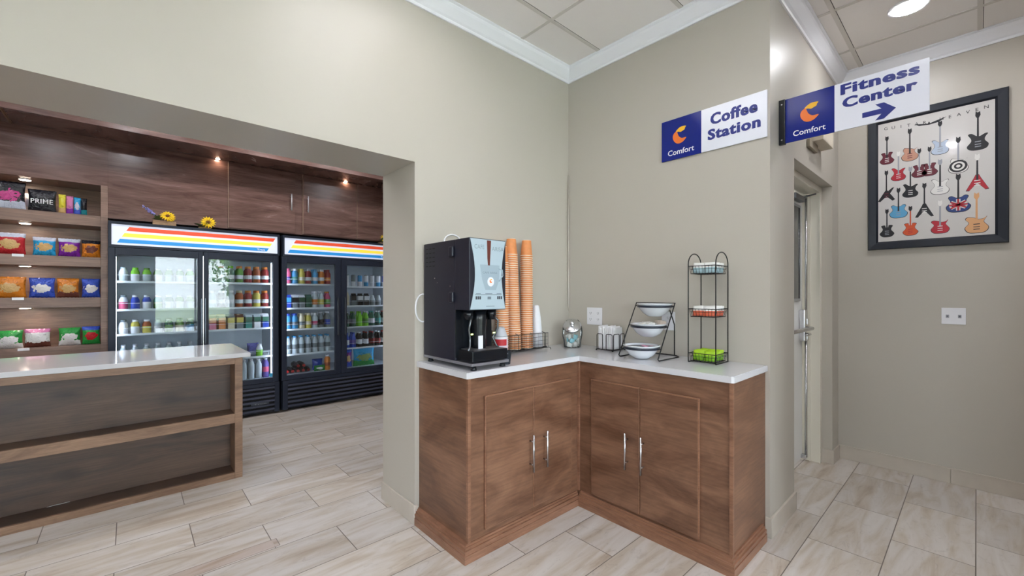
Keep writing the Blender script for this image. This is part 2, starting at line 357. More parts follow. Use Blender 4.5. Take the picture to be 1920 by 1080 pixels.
# tile baseboards
def bb(name, *bx):
    mb = MB()
    for b in bx: mb.box(*b, base_tile, .0025)
    o = struct(name, mb); o['label'] = 'travertine tile baseboard'; o['category'] = 'baseboard'
bb('baseboard_left', (XB-.002, XL+.012, YJ-.012, YJ, 0, .105), (XL, XL+.012, YJ, 1.2, 0, .105))
bb('baseboard_back', (XC-.02, XC+.012, YR-.012, YR, 0, .105), (XC, XC+.012, YR, 2.95, 0, .105), (XC, XC+.012, 3.943, YH, 0, .105), (-.8, XC+.012, 3.931, 3.943, 0, .105), (XC-.19, XC+.012, 2.95, 2.962, 0, .105))
bb('baseboard_hall', *[(XC+(i*.603)+(.0 if i == 0 else .002)+.012, min(XR, XC+(i+1)*.603+.012), YH-.012, YH, 0, .105) for i in range(8)])
struct('baseboard_hall_cap', MB().box(XC+.012, XR, YH-.016, YH-.0001, .098, .106, base_tile, .002))
# hall door with metal frame
fr = MB()
fr.box(-.93, -.80, 3.895, 3.942, 0, 2.104, frame_cream, .003).box(-.93, -.80, 2.951, 2.998, 0, 2.104, frame_cream, .003).box(-.93, -.80, 2.998, 3.895, 2.06, 2.104, frame_cream, .003)
fr.box(-.868, -.862, 3.884, 3.8949, 0, 2.06, frame_cream).box(-.806, -.798, 3.886, 3.8949, 0, 2.06, frame_cream)
struct('trim_5', fr, 'cream metal frame of the hall door', 'door frame')
d = struct('door_1', MB().box(-.960, -.915, 3.0, 3.89, .012, 2.05, door_white, .002), 'white hall door with narrow window and steel exit rod', 'door')
g = MB().box(-.9145, -.909, 3.52, 3.60, 1.23, 1.965, M('window bead', (150, 150, 150), .4)); g.box(-.9088, -.9075, 3.535, 3.80, 1.25, 1.95, M('dark pane', (50, 55, 62), .08))
g = MB().box(-.9149, -.907, 3.50, 3.81, 1.235, 1.965, M('window bead', (150, 150, 150), .4)).box(-.9069, -.906, 3.52, 3.79, 1.255, 1.945, M('dark pane', (58, 62, 70), .06))
obj('door_window', g, d)
h = MB().tube([(-.885, 3.868, .03), (-.885, 3.868, .95)], .009, chrome).tube([(-.885, 3.868, 1.08), (-.885, 3.868, 2.05)], .009, chrome)
h.box(-.9149, -.87, 3.845, 3.885, 1.05, 1.10, chrome, .004).box(-.9149, -.87, 3.845, 3.885, .93, .97, chrome, .004).box(-.9149, -.88, 3.845, 3.885, 2.02, 2.049, chrome, .004).box(-.9149, -.88, 3.845, 3.885, .02, .05, chrome, .004)
obj('exit_rod', h, d)
h = MB().box(-.9149, -.875, 3.79, 3.84, .93, 1.17, chrome, .006).tube([(-.875, 3.81, .985), (-.845, 3.81, .985), (-.845, 3.70, .985)], .009, chrome).tube([(-.87, 3.80, 1.03), (-.83, 3.80, 1.03), (-.83, 3.1, 1.03)], .014, chrome)
obj('door_handle', h, d)
h = MB().box(-.9149, -.875, 3.56, 3.80, 1.985, 2.025, steel_d, .006).tube([(-.875, 3.78, 2.02), (-.875, 3.83, 2.035), (-.82, 3.86, 2.05)], .006, steel_d)
obj('door_closer', h, d)

# ------------------------------------------------------------------ outside (seen through the windows and in the cooler glass)
grass = M('grass', (112, 124, 96), .9, var=.3, vscale=2); pave = M('pavement', (168, 170, 176), .9, var=.1, vscale=1)
struct('ground', MB().box(-14, 9.5, -40, 40, -.3, -.06, pave).box(9.5, 40, -40, 40, -.3, -.05, grass))
leaf = M('tree leaves', (104, 140, 72), .7, var=.35, vscale=4); bark = M('bark', (96, 82, 66), .9, var=.2, vscale=8)
def tree(x, y, h, r, label):
    t = thing('tree', label, 'tree', (x, y, -.06), 0, 'trees outside the window')
    obj('trunk', MB().tube([(x, y, -.06), (x+.08, y+.05, h*.3), (x-.03, y, h*.7)], .12, bark), t)
    fo = MB(); rnd = random.Random(int(x*10+y*7))
    for i in range(2600):
        a = rnd.uniform(0, 2*PI); b = rnd.uniform(-.9, 1); rr = r*(rnd.random()**.35); q = math.sqrt(max(0, 1-b*b))
        px, py, pz = x+rr*q*math.cos(a), y+rr*q*math.sin(a), h*.72+rr*b*1.1
        s = rnd.uniform(.06, .16); u = Vector((rnd.uniform(-1, 1), rnd.uniform(-1, 1), rnd.uniform(-1, 1))).normalized()*s; v = u.orthogonal().normalized()*s*.6
        P = Vector((px, py, pz)); fo.add([P-u, P-v, P+u, P+v], [(0, 1, 2, 3)], leaf)
    obj('foliage', fo, t)
tree(12.5, 4.6, 4.6, 2.3, 'leafy green tree outside the window, left')
tree(16, 9.6, 5.2, 2.4, 'leafy green tree outside the window, behind')

# ------------------------------------------------------------------ ceiling disc lights
disc = M('light diffuser', (250, 250, 255), .4, emis=LAMP)
def ceil_light(x, y, label, zc=ZC, first=[None], r=.075):
    if first[0] is None:
        t = thing('ceiling_light', label, 'ceiling light', (x, y, zc), 0, 'recessed ceiling lights')
        obj('trim_ring', MB().lathe([(r+.018, -.008), (r+.020, -.003), (r+.018, -.0005)], (0, 0, 0), whitep, 32), t, local=True)
        obj('diffuser', MB().lathe([(r, -.010), (r, -.0082)], (0, 0, 0), disc, 32), t, local=True)
        first[0] = t; return t
    return dup(first[0], (x, y, zc), label=label)
ceil_light(-.273, 3.43, 'round recessed ceiling light above the hall poster')
t = thing('ceiling_panel_light', 'rectangular flat ceiling light in front of the coffee counter', 'ceiling light', (-1.335, .92, ZC))
obj('frame', MB().box(-1.80, -.87, .60, .615, ZC-.02, ZC-.0045, whitep).box(-1.80, -.87, 1.225, 1.24, ZC-.02, ZC-.0045, whitep).box(-1.80, -1.785, .615, 1.225, ZC-.02, ZC-.0045, whitep).box(-.885, -.87, .615, 1.225, ZC-.02, ZC-.0045, whitep), t)
obj('diffuser', MB().box(-1.785, -.885, .615, 1.225, ZC-.014, ZC-.0045, M('panel diffuser', (252, 250, 255), .4, emis=PANEL)), t)
for x, y, l in ((-.21, 1.33, 'round ceiling light near the middle of the lobby'), (1.2, .9, 'round ceiling light in the right part of the lobby'),
                (1.2, -1.6, 'round ceiling light at the lobby front, right'), (-1.0, -1.6, 'round ceiling light at the lobby front, left'), (2.7, 1.2, 'round ceiling light by the side window'), (.5, .1, 'round fill light added above the lobby floor beside the hall entrance'), (2.0, 3.3, 'round fill light added in the hall far right'), (.7, 3.3, 'round fill light added in the hall, second from the door')):  # hall entrance light and both hall lights here are added to brighten
    ceil_light(x, y, l)
for x, y, l in ((-3.1, -.67, 'round ceiling light left above the market floor'), (-3.5, -.02, 'round ceiling light above the low white counter'), (-4.3, 1.05, 'round fill light added above the market aisle'), (-3.2, 2.4, 'round ceiling light at the right end of the market'), (-3.2, -1.9, 'round ceiling light at the left end of the market'), (-4.3, .3, 'round fill light added in front of the left cooler'), (-4.3, 1.8, 'round fill light added in front of the right cooler'), (-4.3, -1.2, 'round fill light added in front of the snack shelves')):  # row nearest the coolers is added to brighten the market
    ceil_light(x, y, l)

# ------------------------------------------------------------------ signs
navy = M('sign navy', (20, 36, 128), .13, spec=.3); signw = M('sign white', (234, 236, 246), .13); lett = M('sign lettering navy', (28, 42, 130), .3)
wlett = M('sign white lettering', (240, 240, 248), .3); org = M('logo orange', (240, 120, 40), .3); yel = M('logo yellow', (246, 186, 30), .3)
def smooth_pts(p, k=5):
    out = []
    n = len(p)
    for i in range(n):
        a, b, c_, d = (Vector(p[(i+q) % n]) for q in (-1, 0, 1, 2))
        for j in range(k):
            t = j/k; out.append(tuple(.5*((2*b)+(c_-a)*t+(2*a-5*b+4*c_-d)*t*t+(3*b-a-3*c_+d)*t**3)))
    return out
def logo(mb, o, u, v, s):
    k = s/100
    orange = [(-35, 61), (-70, 44), (-88, 8), (-80, -45), (-45, -92), (0, -108), (45, -98), (75, -76), (97, -48), (66, -46), (38, -44), (12, -28), (-8, -4), (-20, 26)]
    yellow = [(-45, 62), (-14, 92), (28, 110), (92, 103), (80, 82), (74, 60), (48, 50), (22, 40), (-8, 50)]
    mb.poly([(a*k, b*k) for a, b in smooth_pts(orange)], o, u, v, org, .0005)
    mb.poly([(a*k, b*k) for a, b in smooth_pts(yellow, 3)], o, u, v, yel, .0007)
def sign(name, label, loc, x0, x1, yf, z0, z1, xs, lines, bracket=None):
    """flat panel facing -Y"""
    t = thing(name, label, 'sign', loc)
    obj('panel', MB().box(xs, x1, yf, yf+.008, z0, z1, signw).box(x0, xs, yf, yf+.008, z0, z1, navy), t)
    mb = MB(); u = (1, 0, 0); v = (0, 0, 1)
    for s, cx, cz, w_, h_ in lines:
        for q_, dx in enumerate((-.0022, -.0008, .0008, .0022)): mb.text(s, (cx+dx, yf-.0003-.00025*q_, cz), u, v, lett, w_, h_, .03, space=1.12)
    obj('lettering', mb, t)
    lg = MB(); logo(lg, ((x0+xs)/2-.01*(bracket is None), yf-.0008, z0+(z1-z0)*.56), u, v, (z1-z0)*.185)
    lg.text('Comfort', ((x0+xs)/2, yf-.0008, z0+(z1-z0)*.17), u, v, wlett, (xs-x0)*.66, None, .012)
    obj('logo', lg, t)
    return t
sign('wall_sign', 'blue and white Coffee Station sign high on the wall above the counter', (-1.04, 2.5, 2.12), -1.342, -.7455, 2.499, 2.124, 2.373, -1.092, [('Coffee', -.915, 2.302, .245, .066), ('Station', -.915, 2.215, .275, .062)])
fs = sign('projecting_sign', 'blue and white Fitness Center sign with arrow sticking out from the hall corner', (-.44, 2.666, 2.12), -.705, -.142, 2.662, 2.116, 2.354, -.487, [('Fitness', -.318, 2.319, .285, .052), ('Center', -.318, 2.250, .270, .052)], True)
a = MB(); u = (1, 0, 0); v = (0, 0, 1); aw = .058
pts = [(-1, -.2), (.15, -.2), (-.22, -.62), (.3, -.62), (.98, 0), (.3, .62), (-.22, .62), (.15, .2), (-1, .2)]
a.poly([(x*.062, y*.062) for x, y in pts], (-.315, 2.6612, 2.164), u, v, lett, .0004); obj('arrow', a, fs)
obj('bracket', MB().box(-.735, -.704, 2.655, 2.676, 2.110, 2.356, black_p, .002).cyl((-.72, 2.6545, 2.33), .004, .002, chrome, 10, 'Y').cyl((-.72, 2.6545, 2.135), .004, .002, chrome, 10, 'Y'), fs)
# emergency light on the wall above the hall door
t = thing('emergency_light', 'small cream box on the wall above the hall door, behind the projecting sign', 'emergency light', (-.735, 3.5, 2.28))
obj('housing', MB().box(-.7349, -.66, 3.30, 3.58, 2.285, 2.42, M('cream plastic', (214, 204, 186), .5), .008), t)
obj('shaded_underside', MB().box(-.7349, -.715, 3.22, 3.42, 2.235, 2.2849, M('shaded box bottom', (150, 140, 122), .5), .004), t)  # darker plate stands in for the shaded underside of the box

# ------------------------------------------------------------------ guitar poster
fx = (-.551, .138); fz = (1.618, 2.606)
t = thing('framed_poster', 'dark framed guitar poster on the hall wall', 'picture', (-.2, 4.145, 1.618))
frm = M('blue black frame', (20, 26, 38), .35, var=.2, vscale=20)
mb = MB(); yb, yf2 = 4.1449, 4.118; fw = .058
def mitre(mb, x0, x1, z0, z1, w_, y0, y1, m):
    o = [(x0, z0), (x1, z0), (x1, z1), (x0, z1)]; i_ = [(x0+w_, z0+w_), (x1-w_, z0+w_), (x1-w_, z1-w_), (x0+w_, z1-w_)]
    vs = [(x, y0, z) for x, z in o]+[(x, y1+.006, z) for x, z in o]+[(x*.92+X_*.08, y1, z*.92+Z_*.08) for (x, z), (X_, Z_) in zip(o, i_)]+[(x*.2+X_*.8, y1+.004, z*.2+Z_*.8) for (x, z), (X_, Z_) in zip(o, i_)]+[(x, y1+.014, z) for x, z in i_]+[(x, y0, z) for x, z in i_]
    fs = []
    for r in range(5):
        for k in range(4): fs.append([r*4+k, r*4+(k+1) % 4, (r+1)*4+(k+1) % 4, (r+1)*4+k])
    for k in range(4): fs.append([20+k, 20+(k+1) % 4, (k+1) % 4, k])
    mb.add(vs, fs, m)
mitre(mb, fx[0], fx[1], fz[0], fz[1], fw, yb, yf2, frm); obj('frame', mb, t)
px0, px1, pz0, pz1 = fx[0]+fw, fx[1]-fw, fz[0]+fw, fz[1]-fw
pap = M('poster paper', (206, 203, 200), .12, coat=.5)
pr_ = MB().box(px0-.002, px1+.002, 4.1335, 4.136, pz0-.002, pz1+.002, pap)
PW = px1-px0; PH = pz1-pz0
def gp(cx, cz, s, m, kind, neckm, headm, acc=None, tall=1):
    """little printed guitar: body outline by kind, neck, headstock. cx,cz in poster fraction of body centre"""
    o = (px0+cx*PW, 4.1330, pz0+cz*PH); u = (1, 0, 0); v = (0, 0, 1); k = .045*s
    outl = {
        'sg': [(-.25, .95), (-.75, .85), (-.55, .35), (-.62, 0), (-.95, -.5), (-.6, -1), (0, -1.1), (.6, -1), (.95, -.5), (.62, 0), (.55, .35), (.75, .85), (.25, .95), (.15, .6), (-.15, .6)],
        'lp': [(-.2, .8), (-.6, .9), (-.75, .5), (-.6, .1), (-.95, -.4), (-.8, -.9), (-.3, -1.15), (.3, -1.15), (.8, -.9), (.95, -.4), (.6, .05), (.55, .4), (.85, .75), (.5, .55), (.2, .7)],
        'st': [(-.15, .7), (-.55, 1.05), (-.85, .95), (-.6, .4), (-.6, 0), (-.95, -.55), (-.7, -1), (0, -1.15), (.7, -1), (.9, -.5), (.6, 0), (.62, .4), (.85, .8), (.6, .85), (.15, .6)],
        'v': [(-.15, .7), (-.3, .3), (-1.0, -1.25), (-.7, -1.3), (0, -.35), (.7, -1.3), (1.0, -1.25), (.3, .3), (.15, .7)],
        'x': [(-.1, .5), (-.25, .25), (-1.05, -1.2), (-.75, -1.3), (0, -.5), (.75, -1.3), (1.05, -1.1), (.45, -.1), (.95, .85), (.7, .8), (.2, .35), (.1, .5)],
        'es': [(-.2, .75), (-.6, 1), (-.9, .8), (-.7, .2), (-1.1, -.4), (-.8, -1), (0, -1.15), (.8, -1), (1.1, -.4), (.7, .2), (.9, .8), (.6, 1), (.2, .75)],
        'tl': [(-.1, .7), (-.7, .85), (-.95, .6), (-.65, .1), (-1, -.5), (-.7, -1.05), (0, -1.15), (.7, -1.05), (1, -.5), (.65, .1), (.6, .3), (.85, .85), (.55, .6), (.1, .55)]}[kind]
    dk = M('print outline', (40, 36, 38), .3)
    outl = smooth_pts(outl, 4) if kind not in ('v', 'x') else outl
    pr_.poly([(a*k*1.06, b*k*1.06) for a, b in outl], o, u, v, dk, .0001)
    pr_.poly([(a*k, b*k) for a, b in outl], o, u, v, m, .0002)
    pr_.poly([(-.10*k, -.1*k), (.10*k, -.1*k), (.08*k, 3.1*k*tall), (-.08*k, 3.1*k*tall)], o, u, v, neckm, .0003)
    zt = 3.1*k*tall
    pr_.poly([(-.1*k, zt), (.1*k, zt), (.24*k, zt+.35*k), (.2*k, zt+.85*k), (-.02*k, zt+.7*k), (-.2*k, zt+.9*k), (-.24*k, zt+.3*k)], o, u, v, headm, .0003)
    for i, bz in enumerate((-.05, -.4, -.7)):
        pr_.poly([(-.28*k, (bz-.05)*k), (.28*k, (bz-.05)*k), (.28*k, (bz+.05)*k), (-.28*k, (bz+.05)*k)], o, u, v, acc or dk, .0004)
    return o, k
K = M('print black', (32, 32, 36), .3); DR = M('print dark red', (98, 26, 44), .3); RD = M('print red', (176, 34, 50), .3); OR = M('print orange', (206, 84, 44), .3); BL = M('print blue', (92, 160, 200), .3); WH = M('print white', (220, 218, 214), .3); GR = M('print grey', (150, 152, 160), .3); SB = M('print sunburst', (190, 140, 118), .3); TN = M('print maple', (214, 160, 110), .3); NV = M('print navy', (40, 62, 120), .3); LG = M('print pale blue', (176, 190, 208), .3)
R5 = (.705, .556, .407, .247, .090)
gp(.085, R5[0], .9, DR, 'sg', K, K, WH); gp(.30, R5[0]+.005, 1, SB, 'lp', K, K, DR); gp(.565, R5[0]+.015, 1, LG, 'st', GR, K, GR); gp(.87, R5[0]+.005, 1.1, K, 'st', K, K, GR)
for dx in (-.045, .045): gp(.43+dx, R5[1], .92, DR, 'sg', GR, K, WH, .95)
gp(.195, R5[1], .92, RD, 'st', GR, WH, WH); gp(.715, R5[1], 1.05, WH, 'lp', GR, K, K); gp(.305, R5[2], .95, K, 'st', K, GR, WH); gp(.565, R5[2], 1.05, WH, 'st', K, GR, GR)
gp(.08, R5[2], .95, K, 'x', K, K, DR); gp(.865, R5[2]+.01, 1.1, RD, 'v', K, WH, WH, .85); gp(.195, R5[3], .95, BL, 'es', K, K, GR); gp(.43, R5[3], 1.0, K, 'v', K, K, WH)
gp(.715, R5[3]+.01, 1.12, NV, 'es', K, K, RD); gp(.085, R5[4], .9, K, 'sg', K, K, GR); gp(.305, R5[4], .92, OR, 'sg', OR, K, RD); gp(.565, R5[4]+.005, .98, RD, 'tl', GR, WH, WH); gp(.86, R5[4]-.002, 1.15, TN, 'tl', TN, TN, K)
o = (px0+.715*PW, 4.1330, pz0+R5[1]*PH)
for i, r_ in enumerate((.85, .62, .40, .2)):
    pr_.poly([(.05*r_*math.cos(2*PI*j/24), -.010+.048*r_*math.sin(2*PI*j/24)) for j in range(24)], o, (1, 0, 0), (0, 0, 1), K if i % 2 == 0 else WH, .0005+.0001*i)
o = (px0+.715*PW, 4.1330, pz0+(R5[3]+.01)*PH)
for an in (0, .6, -.6, PI/2):
    for wd, mm, dd in ((.010, WH, .0005), (.005, RD, .0007)):
        L_ = .043; ca, sa = math.cos(an), math.sin(an)
        pr_.poly([(L_*x*ca-wd*y*sa, -.010+L_*x*sa*.9+wd*y*ca) for x, y in ((-1, -1), (1, -1), (1, 1), (-1, 1))], o, (1, 0, 0), (0, 0, 1), mm, dd)
title = 'GUITAR HEAVEN'
for i, ch in enumerate(title):
    if ch == ' ': continue
    f = i/12; pr_.text(ch, (px0+PW*(.075+.86*f), 4.1328, pz0+PH*(.955-.018*math.cos((f-.5)*PI))), (1, 0, 0), (0, 0, 1), K, None, .021, 0, .0003)
pr_.poly([(-.075, .012), (-.05, -.006), (0, -.012), (.05, -.006), (.085, .02), (.03, .006), (.006, -.002), (0, .012), (-.006, -.002), (-.03, .003)], (px0+PW*.47, 4.1330, pz0+PH*.925), (1, 0, 0), (0, 0, 1), K, .0002)
obj('print', pr_, t)

# ------------------------------------------------------------------ wall plates
def plate(name, label, x0, x1, z0, z1, y, kind, cat):
    t = thing(name, label, cat, ((x0+x1)/2, y, z0))
    obj('cover_plate', MB().box(x0, x1, y-.006, y-.0001, z0, z1, whitep, .002), t)
    n = 2 if x1-x0 > .09 else 1
    dk = M('slot dark', (90, 90, 96), .5)
    for i in range(n):
        cx = x0+(x1-x0)*(i+.5)/n
        if kind == 'outlet':
            for cz in (z0+(z1-z0)*.32, z0+(z1-z0)*.68):
                mb = MB().box(cx-.016, cx+.016, y-.0075, y-.006, cz-.013, cz+.013, whitep, .001)
                for sx_ in (-.006, .006): mb.box(cx+sx_-.0012, cx+sx_+.0012, y-.0078, y-.0075, cz-.004, cz+.007, dk)
                mb.cyl((cx, y-.0078, cz-.008), .0025, .0003, dk, 10, 'Y'); obj('socket', mb, t)
        else:
            cz = (z0+z1)/2; obj('jack', MB().box(cx-.008, cx+.008, y-.0085, y-.006, cz-.012, cz+.010, GR, .001).box(cx-.004, cx+.004, y-.0088, y-.0085, cz-.006, cz+.004, dk), t)
plate('power_outlet', 'white double outlet plate on the wall between jar and napkins', -1.936, -1.803, 1.065, 1.190, YR, 'outlet', 'outlet')
plate('power_outlet', 'white outlet plate on the wall half hidden behind the bowl stand', -1.345, -1.257, 1.062, 1.178, YR, 'outlet', 'outlet')
plate('wall_jack', 'white two-jack plate on the hall wall below the poster', -.163, -.048, 1.083, 1.194, YH, 'jack', 'wall plate')

# ------------------------------------------------------------------ coffee counter: cabinets and top
def cab_door(t, plane, pos, a0, a1, z0, z1, handle_a, lab=None):
    th = .018
    def B(mb, p0, p1, b0, b1, zz0, zz1, m, bev=0):
        if plane == 'X': mb.box(pos+p0, pos+p1, b0, b1, zz0, zz1, m, bev)
        else: mb.box(b0, b1, pos-p1, pos-p0, zz0, zz1, m, bev)
    mb = MB(); B(mb, .0005, th-.0035, a0, a1, z0, z1, cab_trim, .003); B(mb, th-.006, th, a0+.005, a1-.005, z0+.005, z1-.005, cab, .002)
    dr = obj('door', mb, t)
    h = MB(); bar = th+.030
    def P(p, a, z): return (pos+p, a, z) if plane == 'X' else (a, pos-p, z)
    h.tube([P(bar, handle_a, .328), P(bar, handle_a, .528)], .006, chrome, 12)
    for z in (.365, .49): h.tube([P(th, handle_a, z), P(bar, handle_a, z)], .0045, chrome, 10)
    obj('handle', h, dr)
def plinth(runs, m):
    mb = MB()
    for x0, x1, y0, y1, dx0, dx1, dy0, dy1 in runs:
        for z0, z1, e in ((0, .040, .024), (.040, .052, .020), (.052, .062, .022), (.062, .074, .014), (.074, .084, .007)):
            mb.box(x0-dx0*e, x1+dx1*e, y0-dy0*e, y1+dy1*e, z0, z1, m)
    return mb
t = thing('base_cabinet', 'brown wooden base cabinet under the coffee machine', 'cabinet', (-1.88, 1.8, 0))
obj('body', MB().box(-2.119, -1.652, 1.212, 2.509, .0, .879, cab), t)
obj('corner_trim', MB().box(-1.6519, -1.645, 1.2119, 1.222, .084, .879, cab_trim).box(-1.660, -1.645, 1.205, 1.2118, .084, .879, cab_trim), t)
cab_door(t, 'X', -1.652, 1.307, 1.643, .117, .782, 1.613); cab_door(t, 'X', -1.652, 1.646, 1.968, .117, .782, 1.722)
obj('base_moulding', plinth([(-2.119, -1.652, 1.1995, 1.212, 0, 1, 1, 0), (-1.66, -1.652, 1.2121, 2.03, 0, 1, 0, 0)], cab_trim), t)
t = thing('base_cabinet', 'brown wooden base cabinet under the bowls and the wire rack', 'cabinet', (-1.2, 2.27, 0))
obj('body', MB().box(-1.6518, -.757, 2.052, 2.509, 0, .879, cab), t)
obj('corner_trim', MB().box(-.765, -.750, 2.045, 2.0518, .084, .879, cab_trim).box(-.7569, -.750, 2.0519, 2.062, .084, .879, cab_trim), t)
obj('corner_trim', MB().box(-1.6517, -1.638, 2.040, 2.0518, .084, .879, cab_trim, .001), t)
cab_door(t, 'Y', 2.052, -1.548, -1.2235, .098, .782, -1.293); cab_door(t, 'Y', 2.052, -1.2205, -.902, .098, .782, -1.196)
obj('base_moulding', plinth([(-1.627, -.757, 2.044, 2.052, 0, 1, 1, 0), (-.765, -.757, 2.0521, 2.46, 0, 1, 0, 0)], cab_trim), t)
# L-shaped worktop
ct = MB(); out = [(-2.119, 1.197), (-1.645, 1.197), (-1.637, 1.205), (-1.632, 2.035), (-.755, 2.040), (-.745, 2.050), (-.745, 2.509), (-2.119, 2.509)]
bm = bmesh.new(); lo = [bm.verts.new((x, y, .8795)) for x, y in out]; f = bm.faces.new(lo); r = bmesh.ops.extrude_face_region(bm, geom=[f])
for v in r['geom']:
    if isinstance(v, bmesh.types.BMVert): v.co.z = .910
bm.faces.ensure_lookup_table(); top_e = [e for e in bm.edges if all(abs(v.co.z-.910) < 1e-5 for v in e.verts)]
bmesh.ops.bevel(bm, geom=top_e, offset=.003, segments=2, affect='EDGES'); bm.verts.index_update()
ct.add([v.co[:] for v in bm.verts], [[v.index for v in f.verts] for f in bm.faces], quartz); bm.free()
tag(obj('countertop', ct, loc=(-1.9, 2.2, .8795)), 'white quartz L-shaped worktop of the coffee counter', 'countertop')
CT = .9102

# ------------------------------------------------------------------ coffee machine
t = thing('coffee_machine', 'black coffee machine at the left end of the counter', 'coffee machine', (-1.88, 1.355, CT))
y0, y1 = 1.236, 1.474
mb = MB().box(-2.108, -1.80, y0, y1, .946, 1.57, black_m, .004).box(-1.8001, -1.676, y0, y1, 1.208, 1.57, black_m, .004)
obj('housing', mb, t)
for r_ in range(5):
    vents = MB()
    for k in range(3): vents.box(-2.085+k*.035, -2.062+k*.035, y0-.0006, y0-.0001, 1.44+r_*.024, 1.445+r_*.024, M('vent dark', (8, 8, 12), .6))
    obj('vent_slots', vents, t)
for x, z in ((-1.99, 1.375), (-1.965, 1.35), (-1.84, 1.33)): obj('screw', MB().cyl((x, y0-.003, z), .003, .0028, chrome, 8, 'Y'), t)
for z in (1.48, 1.245): obj('latch', MB().box(-1.835, -1.80, y0-.018, y0-.0002, z, z+.055, M('latch plastic', (30, 32, 44), .35), .007), t)
# front graphic with concave sides
gm = M('machine front silver', (178, 196, 206), .3); gpn = MB(); pts = []
for i in range(13): f = i/12; pts.append((y1-.004-.026*math.sin(PI*f)*1.0, 1.212+f*.354))
for i in range(13): f = 1-i/12; pts.append((y0+.004+.030*math.sin(PI*f), 1.212+f*.354))
gpn.poly([(a, b) for a, b in pts], (-1.6755, 0, 0), (0, 1, 0), (0, 0, 1), gm, .0022)
U = (0, 1, 0); V = (0, 0, 1); gx = -1.6731; gd = M('graphic grey', (120, 134, 146), .4); cup_g = M('printed cup', (160, 178, 190), .4); bean = M('coffee pour', (104, 52, 44), .4); gdk = M('graphic dark', (60, 62, 70), .4)
gpn.poly([(1.345, 1.562), (1.372, 1.562), (1.366, 1.47), (1.364, 1.435), (1.352, 1.435), (1.348, 1.47)], (gx, 0, 0), U, V, bean, .0006)
gpn.poly([(1.30, 1.438), (1.43, 1.438), (1.425, 1.36), (1.405, 1.31), (1.335, 1.31), (1.315, 1.36)], (gx, 0, 0), U, V, cup_g, .0002)
gpn.tube([(gx+.0006, 1.424, 1.42), (gx+.0006, 1.448, 1.415), (gx+.0006, 1.452, 1.385), (gx+.0006, 1.425, 1.355)], .003, cup_g, 6)
gpn.poly([(1.37+.022*math.cos(2*PI*i/24), 1.352+.024*math.sin(2*PI*i/24)) for i in range(24)], (gx, 0, 0), U, V, signw, .0005)
logo(gpn, (gx+.0008, 1.370, 1.356), U, V, .009)
gpn.text('CAFE', (gx, 1.297, 1.527), U, V, gd, .062, .021, -.01, .0004).text('ARISA', (gx, 1.417, 1.522), U, V, gd, .078, .021, -.01, .0004)
gpn.text('CAFE ARISA', (gx, 1.365, 1.398), U, V, gd, .095, .010, 0, .0006)
gpn.box(gx, gx+.0005, 1.268, 1.443, 1.2845, 1.2865, gdk)
for yy in (1.275, 1.415):
    for k in range(3): gpn.box(gx, gx+.0006, yy-.002+k*.012, yy+.007+k*.012, 1.262, 1.278, gdk, .0001)
gpn.box(gx, gx+.0006, 1.35, 1.372, 1.262, 1.276, gd).box(gx, gx+.0005, 1.34, 1.395, 1.2255, 1.2285, gd)
for yy, w_ in ((1.275, .03), (1.335, .045), (1.41, .03)): gpn.box(gx, gx+.0005, yy, yy+w_, 1.2895, 1.2925, gd)
obj('front_panel', gpn, t)
# dispensing bay
bay = MB().box(-1.7999, -1.792, y0+.002, y1-.002, .962, 1.207, black_p)
bay.lathe([(.034, .975), (.038, 1.03), (.036, 1.10), (.040, 1.16), (.040, 1.2075)], (-1.752, 1.355, 0), black_p, 20)
for sy in (-1, 1):
    yy = 1.355+sy*.075
    bay.lathe([(.018, 1.155), (.026, 1.18), (.026, 1.2075)], (-1.742, yy, 0), black_p, 14)
obj('dispensing_column', bay, t)
for sy in (-1, 1):
    yy = 1.355+sy*.072
    obj('dispensing_lever', MB().tube([(-1.72, yy, 1.175), (-1.705, yy+sy*.018, 1.15), (-1.712, yy+sy*.022, 1.11), (-1.73, yy+sy*.002, 1.06), (-1.715, yy+sy*.014, 1.02), (-1.71, yy+sy*.030, 1.0)], .0055, steel_d, 8), t)
    obj('yellow_label', MB().box(-1.713, -1.7115, yy-.010, yy+.004, 1.082, 1.089, M('glowing yellow label', (220, 240, 140), .4, emis=1.5)), t)  # small yellow labels, given a glow though they are no lamps
obj('sticker', MB().box(-1.7155, -1.7145, 1.322, 1.352, 1.005, 1.075, signw), t)
obj('drip_tray', MB().box(-1.7999, -1.662, y0+.010, y1+.002, .950, 1.005, black_p, .004).box(-1.786, -1.672, y0+.028, y1-.016, 1.0052, 1.008, M('tray grille', (104, 104, 106), .5, metal=.6)), t)
obj('base_plate', MB().box(-2.108, -1.655, y0, y1+.006, .932, .9458, M('machine plinth silver', (150, 150, 158), .35, metal=.6), .003), t)
for x in (-2.075, -1.675):
    for y in (1.262, 1.45): obj('foot', MB().lathe([(.017, CT), (.014, CT+.008), (.012, .9319)], (x, y, 0), black_p, 14), t)
